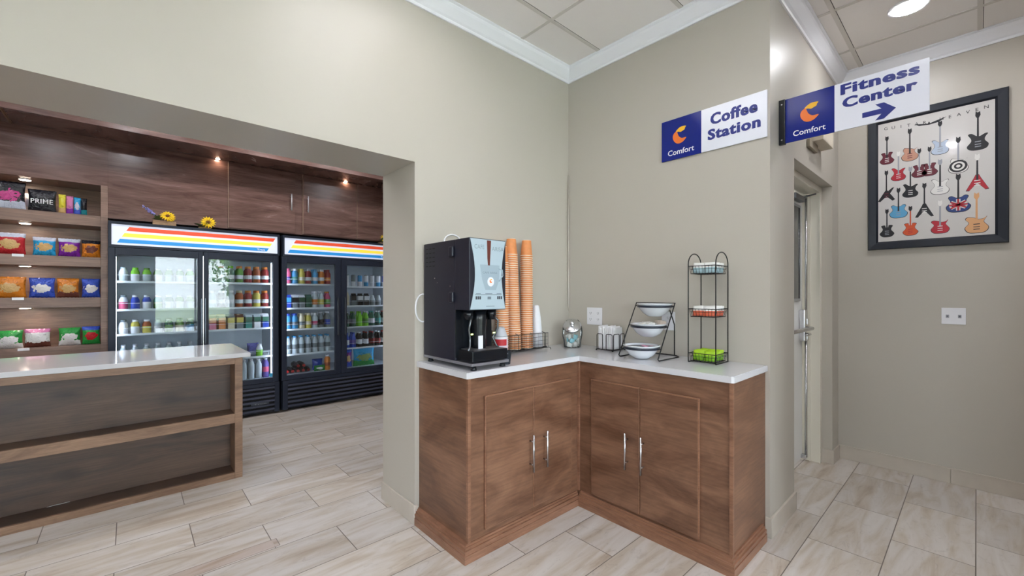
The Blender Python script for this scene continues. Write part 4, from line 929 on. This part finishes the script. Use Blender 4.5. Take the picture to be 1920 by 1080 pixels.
def bag(yc, z, w_, h_, d_, label, main, band=None, patch=None, low=None, x=-5.275, txt=None, rz=0, group=None):
    r = thing('snack_bag', label, 'snack bag', (x, yc, z+.001), rz, group)
    obj('pouch', bag_mesh(w_, h_, d_, main, band, patch, low), r, local=True)
    if txt:
        s, wd, zz, ht, tm = txt
        tb = MB(); vs, fs_ = text_geo(s, .01, 1.05, 0); x0 = min(a[0] for a in vs); x1 = max(a[0] for a in vs); y0 = min(a[1] for a in vs); y1 = max(a[1] for a in vs)
        tb.add([(d_/2*1.10+.001, ((a-x0)/(x1-x0)-.5)*wd, zz+((b-y0)/(y1-y0)-.5)*ht) for a, b in vs], fs_, tm); obj('print', tb, r, local=True)
    return r
z = tops[0]
bag(-.735, z, .20, .225, .05, 'large black bag with pink and blue label at the left of the top shelf', F_blk, None, F_mg, F_sil, group='top shelf bags')
bag(-.632, z, .06, .155, .05, 'silver white bag squeezed between the two black bags', F_wh, None, F_sil, x=-5.36)
bag(-.545, z, .165, .185, .05, 'black bag with white lettering on the top shelf', F_blk, txt=('PRIME', .125, .085, .038, whitep))
bag(-.431, z, .044, .165, .035, 'narrow yellow pouch on the top shelf', F_ye, None, None, F_tan)
bag(-.386, z, .044, .158, .035, 'narrow pink pouch on the top shelf', F_pk, None, None, F_pu)
bag(-.341, z, .044, .152, .035, 'narrow light blue pouch on the top shelf', F_cy, None, F_sil, F_blu)
bag(-.300, z, .040, .150, .045, 'narrow black and teal pouch at the right of the top shelf', F_blk, None, None, F_teal)
z = tops[1]
bag(-.720, z, .170, .175, .08, 'red bag with silver band on the second shelf', F_red, F_sil, F_tan)
bag(-.533, z, .135, .155, .07, 'light blue bag with silver band on the second shelf', F_cy, F_sil, F_tan)
bag(-.388, z, .135, .155, .07, 'purple bag with silver band on the second shelf', F_pu, F_sil, F_tan)
bag(-.255, z, .120, .150, .07, 'orange bag with dark band at the right of the second shelf', F_or, F_blk, F_br)
z = tops[2]
bag(-.720, z, .175, .170, .08, 'wide orange bag at the left of the third shelf', F_or, None, F_tan, F_or)
bag(-.546, z, .150, .165, .07, 'blue bag beside the wide orange bag on the third shelf', F_blu, None, F_wh, None)
bag(-.396, z, .135, .165, .07, 'dark orange bag between two blue bags on the third shelf', F_or, None, F_tan, F_br)
bag(-.256, z, .118, .165, .07, 'blue bag at the right end of the third shelf', F_blu, None, F_wh, None)
z = tops[3]
bag(-.725, z, .150, .145, .08, 'green and white bag at the left of the lowest shelf', F_gr, F_gr, F_wh, F_wh)
bag(-.572, z, .150, .150, .08, 'white bag with pink top and brown bottom on the lowest shelf', F_wh, F_pk, F_wh, F_br)
bag(-.386, z, .135, .150, .08, 'green and white bag beside the blue green bag on the lowest shelf', F_gr, F_gr, F_wh, F_wh)
bag(-.255, z, .115, .155, .08, 'blue and green bag at the right of the lowest shelf', F_gr, F_blu, F_red, F_gr)
for i, (y, z) in enumerate(((-.67, tops[1]), (-.67, tops[2]), (-.64, tops[3]))):
    tag(obj('price_tag', MB().box(0, .002, -.032, .032, -.018, .003, whitep), loc=(SX+.0003, y, z), local=True), ('small white price tag under the red bag', 'small white price tag under the wide orange bag', 'small white price tag under the white bag with pink top')[i], 'price tag')

# ------------------------------------------------------------------ drinks coolers
hdr = M('header white lit', (200, 206, 224), .4, emis=.32); h_r = M('header red', (212, 74, 44), .4, emis=.28); h_y = M('header yellow', (246, 208, 66), .4, emis=.35); h_b = M('header blue', (36, 132, 200), .4, emis=.28)
intr = M('cooler lining', (214, 222, 232), .5); shw = M('cooler shelf', (232, 238, 244), .4); led = M('cooler light strip', (232, 240, 255), .4, emis=12)
blk2 = M('cooler black', (36, 42, 56), .42, spec=.3)
XF = -5.07
SHZ = ((1.405, 1.150, .925, .622), (1.405, 1.150, .925, .622)), ((1.402, 1.130, .893, .612), (1.382, 1.144, .884, .626))
def cooler(y0, label, doors, shz, grille_y, brand):
    t = thing('drinks_cooler', label, 'cooler', (-5.4, y0+.67, 0), 0, 'glass door drinks coolers')
    y1 = y0+1.345; xb = -5.78; bt = XF-.045
    b = MB().box(xb, bt, y0, y0+.03, .02, 1.93, blk2).box(xb, bt, y1-.03, y1, .02, 1.93, blk2).box(xb, bt, y0+.03, y1-.03, 1.70, 1.93, blk2).box(xb, bt, y0+.03, y1-.03, .02, .345, blk2).box(xb, xb+.03, y0+.03, y1-.03, .345, 1.70, blk2)
    obj('cabinet_body', b, t)
    b = MB().box(xb+.0302, xb+.05, y0+.0302, y1-.0302, .3452, 1.6998, intr).box(xb+.05, bt-.002, y0+.0302, y0+.036, .3452, 1.6998, intr).box(xb+.05, bt-.002, y1-.036, y1-.0302, .3452, 1.6998, intr).box(xb+.05, bt-.002, y0+.036, y1-.036, .3452, .385, intr).box(xb+.05, bt-.002, y0+.036, y1-.036, 1.66, 1.6998, intr)
    b.box(bt-.02, bt-.002, (doors[0][1]+doors[1][0])/2-.03, (doors[0][1]+doors[1][0])/2+.03, .385, 1.66, intr)
    obj('lining', b, t)
    # header with lit striped panel
    hb = MB().box(bt+.0003, XF+.0, y0+.003, y1-.003, 1.702, 1.723, blk2).box(bt+.0003, XF, y0+.003, y1-.003, 1.905, 1.929, blk2).box(bt+.0003, XF, y0+.003, y0+.022, 1.723, 1.905, blk2).box(bt+.0003, XF, y1-.022, y1-.003, 1.723, 1.905, blk2)
    obj('header_frame', hb, t)
    ya, yb_ = y0+.022, y1-.022; P = MB().box(bt+.0003, XF-.012, ya, yb_, 1.7232, 1.9048, hdr)
    o = (XF-.0115, 0, 0); L0, L1 = ya+.035, yb_-.10
    for (za, zb_, m) in ((1.742, 1.776, h_b), (1.796, 1.830, h_y), (1.850, 1.886, h_r)):
        sh = lambda z_: (z_-1.742)*.56
        P.poly([(L0+sh(za), za), (L1+sh(za), za), (L1+sh(zb_), zb_), (L0+sh(zb_), zb_)], o, (0, 1, 0), (0, 0, 1), m, .0004)
    P.text('True', (XF-.0115, L1-.055, 1.758), (0, 1, 0), (0, 0, 1), signw, .075, .020, .03, .0009)
    obj('header_sign', P, t)
    for (ga, gb) in doors:
        md = (doors[0][1]+doors[1][0])/2; da, db = (ga-.045, md-.003) if ga == doors[0][0] else (md+.003, gb+.045); z0, z1 = .345, 1.698
        f = MB()
        for q in ((da, ga, z0, z1), (gb, db, z0, z1), (ga, gb, z0, .392), (ga, gb, 1.634, z1)): f.box(bt+.0003, XF, q[0], q[1], q[2], q[3], blk2, .003)
        f.box(XF-.02, XF-.004, ga, ga+.006, .392, 1.634, blk2).box(XF-.02, XF-.004, gb-.006, gb, .392, 1.634, blk2)
        d = obj('door', f, t)
        obj('glass', MB().box(XF-.022, XF-.019, ga, gb, .392, 1.634, pane), d)
        inner = gb+.022 if ga == doors[0][0] else ga-.022
        obj('handle', MB().box(XF+.0003, XF+.028, inner-.010, inner+.010, .80, 1.25, M('handle grey', (70, 76, 86), .25, metal=.6), .006), d)
    if brand: obj('gap_glint_strip', MB().box(XF-.006, XF+.004, md-.0028, md+.0028, .40, 1.66, chrome), t)  # chrome strip added to imitate the bright lit gap between the doors
    for yy in (doors[0][0]+.004, doors[1][1]-.012):
        obj('light_strip', MB().box(bt-.012, bt-.004, yy, yy+.0035, .41, 1.62, led), t)
    for di, (ga, gb) in enumerate(doors):
        for z in shz[di]:
            w = MB().box(-5.56, -5.165, ga-.03, gb+.03, z-.014, z-.009, shw).box(-5.168, -5.160, ga-.03, gb+.03, z-.016, z+.004, shw)
            w.tube([(-5.163, ga-.03, z+.055), (-5.163, gb+.03, z+.055)], .0016, shw, 5)
            obj('shelf', w, t)
    g0, g1 = grille_y; g = MB().box(bt+.0003, XF-.030, g0, g1, .03, .30, M('grille dark', (10, 11, 15), .6))
    for k in range(6): g.box(XF-.024, XF-.004, g0, g1, .045+k*.046, .045+k*.046+.022, M('louver', (58, 62, 80), .4), .004)
    g.box(bt+.0003, XF-.002, y0+.003, g0, .022, .342, blk2, .002).box(bt+.0003, XF-.002, g1, y1-.003, .022, .342, blk2, .002).box(bt+.0003, XF-.002, g0, g1, .305, .342, blk2, .002)
    obj('grille', g, t)
    if brand: 
        nb = MB().box(XF-.0035, XF-.001, g1-.22, g1-.055, .118, .142, M('grille badge', (60, 66, 76), .3)); nb.text('True', (XF-.0008, g1-.138, .130), (0, 1, 0), (0, 0, 1), steel_d, .12, .014, .02, .0004); obj('badge', nb, t)
    for y in (y0+.06, y1-.06): obj('caster', MB().cyl((-5.20, y-.012, .0201), .02, .024, black_p, 14, 'Y'), t)
    return t
D1 = ((-.097, .492), (.568, 1.142)); D2 = ((1.267, 1.795), (1.923, 2.513))
cooler(-.142, 'black glass door drinks cooler on the left, beside the snack shelving', D1, SHZ[0], (-.09, 1.155), True)
cooler(1.228, 'black glass door drinks cooler on the right, partly behind the wall', D2, SHZ[1], (1.283, 2.53), False)
tag(obj('round_sticker', MB().cyl((XF-.0185, 1.122, .42), .020, .0006, M('sticker cyan', (60, 160, 200), .4), 20, 'X'), loc=(XF-.018, 1.122, .42)), 'small round blue sticker low on the second cooler door', 'sticker')

# drinks: (kind, body, label, cap)
col = {'clear': (196, 208, 214), 'green': (96, 150, 60), 'lime': (130, 206, 50), 'blue': (44, 74, 180), 'sky': (70, 156, 210), 'white': (228, 230, 236), 'yellow': (216, 200, 90), 'orange': (222, 130, 50), 'red': (150, 40, 40), 'brown': (110, 66, 46), 'dark': (30, 26, 30), 'pink': (214, 90, 130), 'teal': (60, 150, 140), 'purple': (96, 80, 160), 'cream': (224, 212, 180), 'dgreen': (24, 84, 60), 'amber': (170, 84, 40), 'grey': (120, 130, 136), 'bottlegreen': (60, 110, 90)}
words = {'clear': 'clear', 'sky': 'light blue', 'dgreen': 'dark green', 'lime': 'lime green', 'dark': 'dark', 'bottlegreen': 'pale green'}
def dm(c): return M('drink '+c, col[c], .22, spec=.6)
dw = {}
def drink_mesh(kind, b, l, c):
    B, L_, K_ = dm(b), dm(l), dm(c); mb = MB()
    if kind == 'can': mb.lathe([(.024, 0, steel_d), (.030, .006, L_), (.030, .050, B), (.030, .113, steel_d), (.026, .122, steel_d), (.0265, .124, steel_d)], (0, 0, 0), B, 16)
    elif kind == 'slim': mb.lathe([(.020, 0, steel_d), (.0265, .007, B), (.0265, .07, L_), (.0265, .145, steel_d), (.022, .154, steel_d)], (0, 0, 0), B, 16)
    elif kind == 'jar': mb.lathe([(.028, 0, B), (.032, .006, L_), (.032, .075, B), (.031, .095, B), (.020, .118, K_), (.021, .120, K_), (.021, .136, K_)], (0, 0, 0), B, 16)
    elif kind == 'bottle': mb.lathe([(.028, 0, B), (.031, .006, B), (.030, .045, L_), (.030, .105, B), (.030, .125, B), (.014, .172, B), (.013, .178, K_), (.0155, .179, K_), (.0155, .196, K_)], (0, 0, 0), B, 16)
    elif kind == 'sport': mb.lathe([(.029, 0, B), (.033, .006, B), (.031, .05, L_), (.033, .09, B), (.033, .135, B), (.020, .160, K_), (.022, .162, K_), (.021, .184, K_)], (0, 0, 0), B, 16)
    elif kind == 'water': mb.lathe([(.028, 0, B), (.031, .006, B), (.029, .04, B), (.031, .06, L_), (.031, .115, B), (.030, .150, B), (.015, .185, B), (.0145, .19, K_), (.016, .191, K_), (.016, .208, K_)], (0, 0, 0), B, 16)
    elif kind == 'carton':
        mb.box(-.028, .028, -.030, .030, 0, .075, L_, .003).box(-.028, .028, -.030, .030, .0752, .128, B, .003)
        mb.add([(-.028, -.030, .1282), (.028, -.030, .1282), (.028, .030, .1282), (-.028, .030, .1282), (0, -.030, .150), (0, .030, .150), (0, -.03, .160), (0, .03, .160)], [(0, 1, 4), (3, 5, 2), (0, 4, 5, 3), (1, 2, 5, 4), (4, 6, 7, 5), (0, 3, 2, 1)], K_)
    return mb
first_of = {}
ords = ('first', 'second', 'third', 'fourth', 'fifth', 'sixth', 'seventh')
dnames = ('first', 'second', 'third', 'fourth'); snames = ('top', 'second', 'third', 'fourth', 'bottom')
kindname = {'can': 'drink_can', 'slim': 'drink_can', 'jar': 'juice_bottle', 'bottle': 'soda_bottle', 'sport': 'sports_drink_bottle', 'water': 'water_bottle', 'carton': 'drink_carton'}
def row(door, shelf, kind, items, z, deep=2, y0=None, y1=None):
    ga, gb = (D1+D2)[door]; ga = y0 if y0 is not None else ga+.012; gb = y1 if y1 is not None else gb-.012
    n = len(items); pitch = (gb-ga)/n
    for i, it in enumerate(items):
        if it is None: continue
        kd = kind; 
        if len(it) == 4: kd, it = it[0], it[1:]
        key = (kd,)+tuple(it)
        for dp in range(deep):
            x = -5.202-dp*.070; y = ga+pitch*(i+.5)
            loc = (x, y, z-.0088 if shelf < 4 else z)
            if key not in first_of: o = obj(kindname[kd], drink_mesh(kd, *it), loc=loc, local=True); first_of[key] = o
            else: o = first_of[key].copy(); C.objects.link(o); o.location = loc
            o.rotation_euler.z = random.uniform(0, 6) if kd != 'carton' else 0
            cw = words.get(it[0], it[0]); noun = kindname[kd].split('_')[-1]
            lab = '%s %s, %s from left%s, %s shelf, %s cooler door from left' % (cw, noun, ords[i], '' if dp == 0 else ' in second row', snames[shelf], dnames[door])
            tag(o, lab, noun, 'drinks on the %s shelf behind the %s door' % (snames[shelf], dnames[door]))
g, w_, c_ = 'green', 'white', 'clear'
row(0, 0, 'jar', [('white', 'clear', 'clear'), ('lime', 'white', 'lime'), ('lime', 'clear', 'green'), ('green', 'white', 'clear'), ('green', 'clear', 'clear'), ('green', 'white', 'white'), ('lime', 'white', 'white')], SHZ[0][0][0])
row(0, 1, 'jar', [('white', 'pink', 'grey'), ('blue', 'blue', 'white'), ('blue', 'white', 'white'), ('teal', 'green', 'white'), ('bottlegreen', 'white', 'white'), ('green', 'white', 'white'), ('green', 'clear', 'white')], SHZ[0][0][1])
row(0, 2, 'jar', [('white', 'white', 'grey'), ('yellow', 'white', 'white'), ('amber', 'yellow', 'white'), ('clear', 'white', 'clear'), ('bottlegreen', 'green', 'white'), ('green', 'cream', 'bottlegreen'), ('bottlegreen', 'sky', 'white')], SHZ[0][0][2])
row(0, 3, 'water', [('clear', 'white', 'white')]*7, SHZ[0][0][3])
row(1, 0, 'sport', [('bottlegreen', 'white', 'white'), ('clear', 'white', 'pink'), ('bottlegreen', 'white', 'lime'), ('green', 'white', 'orange'), ('red', 'white', 'orange'), ('amber', 'white', 'orange'), ('red', 'white', 'orange')], SHZ[0][1][0])
row(1, 1, 'sport', [('clear', 'white', 'white'), ('dark', 'white', 'white'), ('clear', 'white', 'white'), ('amber', 'white', 'cream'), ('red', 'white', 'orange'), ('yellow', 'white', 'orange'), ('red', 'white', 'orange')], SHZ[0][1][1])
row(1, 2, 'carton', [('orange', 'pink', 'cream'), ('orange', 'orange', 'cream'), ('yellow', 'cream', 'grey'), ('yellow', 'grey', 'brown'), ('bottlegreen', 'teal', 'clear'), ('bottlegreen', 'white', 'clear'), ('bottlegreen', 'blue', 'white')], SHZ[0][1][2], deep=3)
row(2, 0, 'sport', [('pink', 'purple', 'pink'), ('sky', 'teal', 'white'), ('yellow', 'cream', 'yellow'), ('red', 'white', 'white'), ('sky', 'white', 'sky'), ('orange', 'white', 'white'), ('red', 'orange', 'red')], SHZ[1][0][0])
row(2, 1, 'carton', [('sky', 'blue', 'blue'), ('dark', 'grey', 'white'), ('dgreen', 'grey', 'white'), ('dgreen', 'bottlegreen', 'bottlegreen'), ('bottle', 'clear', 'orange', 'white'), ('bottle', 'clear', 'yellow', 'white'), ('bottle', 'pink', 'green', 'orange')], SHZ[1][0][1])
row(2, 2, 'sport', [('sky', 'grey', 'blue'), ('sky', 'grey', 'blue'), ('cream', 'grey', 'cream'), ('yellow', 'cream', 'cream'), ('clear', 'pink', 'white'), ('bottle', 'grey', 'dark', 'white'), ('bottle', 'grey', 'blue', 'white')], SHZ[1][0][2])
row(2, 3, 'water', [('clear', 'grey', 'sky')]*7, SHZ[1][0][3])
row(3, 0, 'slim', [('white', 'white', 'white'), ('white', 'grey', 'white'), ('white', 'sky', 'white'), ('sky', 'white', 'white'), ('white', 'white', 'white'), ('sky', 'white', 'white'), ('white', 'blue', 'white')], SHZ[1][1][0], deep=1)
row(3, 1, 'carton', [('bottle', 'cream', 'cream', 'white'), ('dark', 'grey', 'dark'), ('white', 'dark', 'dark'), ('white', 'dark', 'dark'), ('jar', 'clear', 'grey', 'clear'), ('jar', 'clear', 'grey', 'clear'), None], SHZ[1][1][1], deep=1)
row(3, 2, 'bottle', [('dgreen', 'grey', 'white'), ('dgreen', 'grey', 'green'), ('lime', 'lime', 'lime'), ('lime', 'green', 'white'), ('bottlegreen', 'white', 'teal'), ('bottlegreen', 'teal', 'white'), ('dark', 'white', 'red')], SHZ[1][1][2])
row(3, 3, 'bottle', [('blue', 'white', 'blue'), ('blue', 'purple', 'blue'), ('dark', 'white', 'white'), ('dark', 'white', 'red'), ('dark', 'red', 'red'), ('dark', 'red', 'white'), ('dark', 'white', 'red')], SHZ[1][1][3])
# bottom and mixed shelves
row(1, 4, 'water', [('clear', 'clear', 'white')]*5+[('purple', 'pink', 'clear')], .3855, y0=.72, y1=1.13)
zz = SHZ[0][1][3]-.008
def cbag(x, y, z, w__, h__, d__, label, main, patch=None, low=None, band=None, rz=0):
    r = thing('food_bag', label, 'bag', (x, y, z), rz); obj('pouch', bag_mesh(w__, h__, d__, main, band, patch, low), r, local=True); return r
cbag(-5.25, .70, zz, .10, .12, .06, 'purple bag on the fourth shelf of the second cooler door', foil('violet', (84, 70, 120)))
cbag(-5.26, .81, zz, .09, .12, .06, 'green bag on the fourth shelf of the second cooler door', F_gr)
cbag(-5.27, .985, zz, .11, .145, .07, 'blue violet bag leaning on the fourth shelf of the second cooler door', foil('periwinkle', (104, 104, 176)), None, F_sil)
tag(obj('yogurt_cup', MB().lathe([(.022, 0, dm('white')), (.030, .045, dm('white')), (.031, .047, dm('pink')), (.028, .062, dm('pink'))], (0, 0, 0), dm('white'), 18), loc=(-5.205, .905, zz), local=True), 'small white cup with pink lid on the fourth shelf', 'cup')
tag(obj('juice_bottle', drink_mesh('jar', 'white', 'lime', 'white'), loc=(-5.20, 1.035, zz), local=True), 'small bottle with lime label beside the violet bag', 'bottle')
tag(obj('food_tray', MB().box(-.045, .045, -.045, .045, 0, .045, glass_mat('tray plastic', (.9, .93, .94), .1, .3, (210, 216, 220)), .01).box(-.048, .048, -.048, .048, .0452, .049, dm('clear'), .001), loc=(-5.225, 1.098, zz), local=True), 'clear plastic food tray at the right end of the fourth shelf', 'tray')
zz = .3857
for i in range(5):
    y = 1.30+i*.056
    o = obj('soda_bottle', drink_mesh('bottle', 'dark', 'dark', 'red'), loc=(-5.36, y, zz+.032), local=True) if i == 0 else lying.copy()
    if i: C.objects.link(o); o.location = (-5.36, y, zz+.032)
    else: lying = o
    o.rotation_euler = (0, PI/2, 0); tag(o, 'dark bottle with red cap lying down, %s from left, third cooler door, bottom' % ords[i], 'bottle', 'dark bottles lying in the cooler')
for i in range(2):
    o = lying.copy(); C.objects.link(o); o.location = (-5.36, 1.415+i*.058, zz+.088); tag(o, 'dark bottle with red cap lying on top of the others, %s' % ('left', 'right')[i], 'bottle', 'dark bottles on top in the cooler'); o.rotation_euler = (0, PI/2, 0)
cbag(-5.30, 1.66, zz, .12, .13, .07, 'blue bag lying behind the green pack at the cooler bottom', F_blu)
tag(obj('juice_bottle', drink_mesh('sport', 'orange', 'amber', 'white'), loc=(-5.21, 1.745, zz), local=True), 'orange bottle at the right of the third cooler bottom', 'bottle')
cbag(-5.20, 1.655, zz, .13, .065, .06, 'green and white pack low in the third cooler door', F_gr, F_wh)
cbag(-5.23, 1.985, zz, .13, .225, .07, 'purple chip bag at the bottom of the fourth cooler door', F_pu, F_tan, F_blu, F_blu)
cbag(-5.23, 2.20, zz, .28, .22, .08, 'large light blue bag at the bottom of the fourth cooler door', F_cy, foil('salad', (130, 160, 90)), F_gr, F_cy)

# ------------------------------------------------------------------ sunflowers on the coolers
pet = M('sunflower petal', (240, 204, 36), .6, var=.12, vscale=40); cen = M('sunflower centre', (110, 66, 22), .8); lf = M('flower leaf', (92, 110, 62), .7, var=.3, vscale=30); lav = M('lavender', (150, 146, 214), .7, var=.2, vscale=60); box_m = wood('planter wood', (140, 108, 80), (190, 156, 120), (8, 8, 30), .6, 21)
def flower_head(t, c, r, tilt, n=15):
    Tm = Matrix.Translation(c) @ tilt; mb = MB()
    for ring, (m_, rr, up) in enumerate(((n, r, .0), (n-4, r*.82, .006))):
        for k in range(m_):
            a = 2*PI*k/m_+ring*.2; ca, sa = math.cos(a), math.sin(a); wv = rr*.13
            pts = [(rr*.25, 0, up), (rr*.6, wv, up+rr*.10), (rr*.98, 0, up+rr*.02*((k % 3)-1)), (rr*.6, -wv, up+rr*.10)]
            vs = [(x*ca-y*sa, x*sa+y*ca, z_) for x, y, z_ in pts]; mb.add(vs, [(0, 1, 2, 3)], pet, False, Tm)
    f = obj('petals', mb, t)
    obj('flower_centre', MB().lathe([(r*.22, 0), (r*.25, r*.05), (r*.18, r*.11), (r*.04, r*.13)], (0, 0, .004), cen, 18, T=Tm), f)
def leaves(t, c, n, r, m, seed):
    rn = random.Random(seed); mb = MB()
    for k in range(n):
        a = rn.uniform(0, 2*PI); e = rn.uniform(-.1, .9); d_ = Vector((math.cos(a)*math.cos(e), math.sin(a)*math.cos(e), math.sin(e))); L_ = rn.uniform(.5, 1)*r
        s_ = d_.cross(Vector((0, 0, 1))).normalized()*L_*.2; p0 = Vector(c)
        mb.add([p0, p0+d_*L_*.5+s_, p0+d_*L_, p0+d_*L_*.5-s_+Vector((0, 0, .004))], [(0, 1, 2, 3)], m)
    return obj('leaves', mb, t)
CZ = 1.9302
t = thing('flower_arrangement', 'yellow sunflower and lavender in a small wooden box on the left cooler', 'flowers', (-5.14, .235, CZ))
obj('planter', MB().box(-5.18, -5.10, .155, .325, CZ, CZ+.042, box_m, .003), t)
flower_head(t, Vector((-5.095, .262, CZ+.088)), .062, Matrix.Rotation(math.radians(58), 4, 'Y')); flower_head(t, Vector((-5.12, .285, CZ+.070)), .045, Matrix.Rotation(math.radians(70), 4, 'Y') @ Matrix.Rotation(.5, 4, 'X'))
leaves(t, (-5.13, .20, CZ+.05), 26, .08, lf, 2)
lv = MB(); rn = random.Random(5)
for k in range(3):
    p0 = Vector((-5.12, .20, CZ+.05)); p1 = Vector((-5.11, .085+.028*k, CZ+.165-.018*abs(k-0))); lv.tube([p0, p1], .0018, lf, 5)
    for j in range(26):
        p = p0+(p1-p0)*(.45+.55*j/26); q = Vector((rn.uniform(-.008, .008), rn.uniform(-.008, .008), rn.uniform(-.006, .008))); s_ = .006
        lv.add([p+q+Vector((-s_, 0, 0)), p+q+Vector((0, -s_, 0)), p+q+Vector((s_, 0, 0)), p+q+Vector((0, s_, 0)), p+q+Vector((0, 0, s_)), p+q+Vector((0, 0, -s_))], [(0, 1, 4), (1, 2, 4), (2, 3, 4), (3, 0, 4), (1, 0, 5), (2, 1, 5), (3, 2, 5), (0, 3, 5)], lav)
obj('lavender_sprig', lv, t)
t = thing('flower_arrangement', 'single yellow sunflower on the left cooler, right of the wooden box', 'flowers', (-5.14, .56, CZ))
obj('planter', MB().box(-5.17, -5.12, .50, .60, CZ, CZ+.02, box_m, .003), t)
flower_head(t, Vector((-5.10, .573, CZ+.066)), .070, Matrix.Rotation(math.radians(68), 4, 'Y')); leaves(t, (-5.12, .53, CZ+.03), 22, .09, lf, 9)
t = thing('flower_arrangement', 'yellow sunflower on the right cooler, half hidden by the wall', 'flowers', (-5.14, 2.42, CZ))
obj('planter', MB().box(-5.17, -5.12, 2.36, 2.48, CZ, CZ+.02, box_m, .003), t)
flower_head(t, Vector((-5.10, 2.42, CZ+.066)), .066, Matrix.Rotation(math.radians(64), 4, 'Y')); leaves(t, (-5.12, 2.40, CZ+.03), 20, .08, lf, 4)
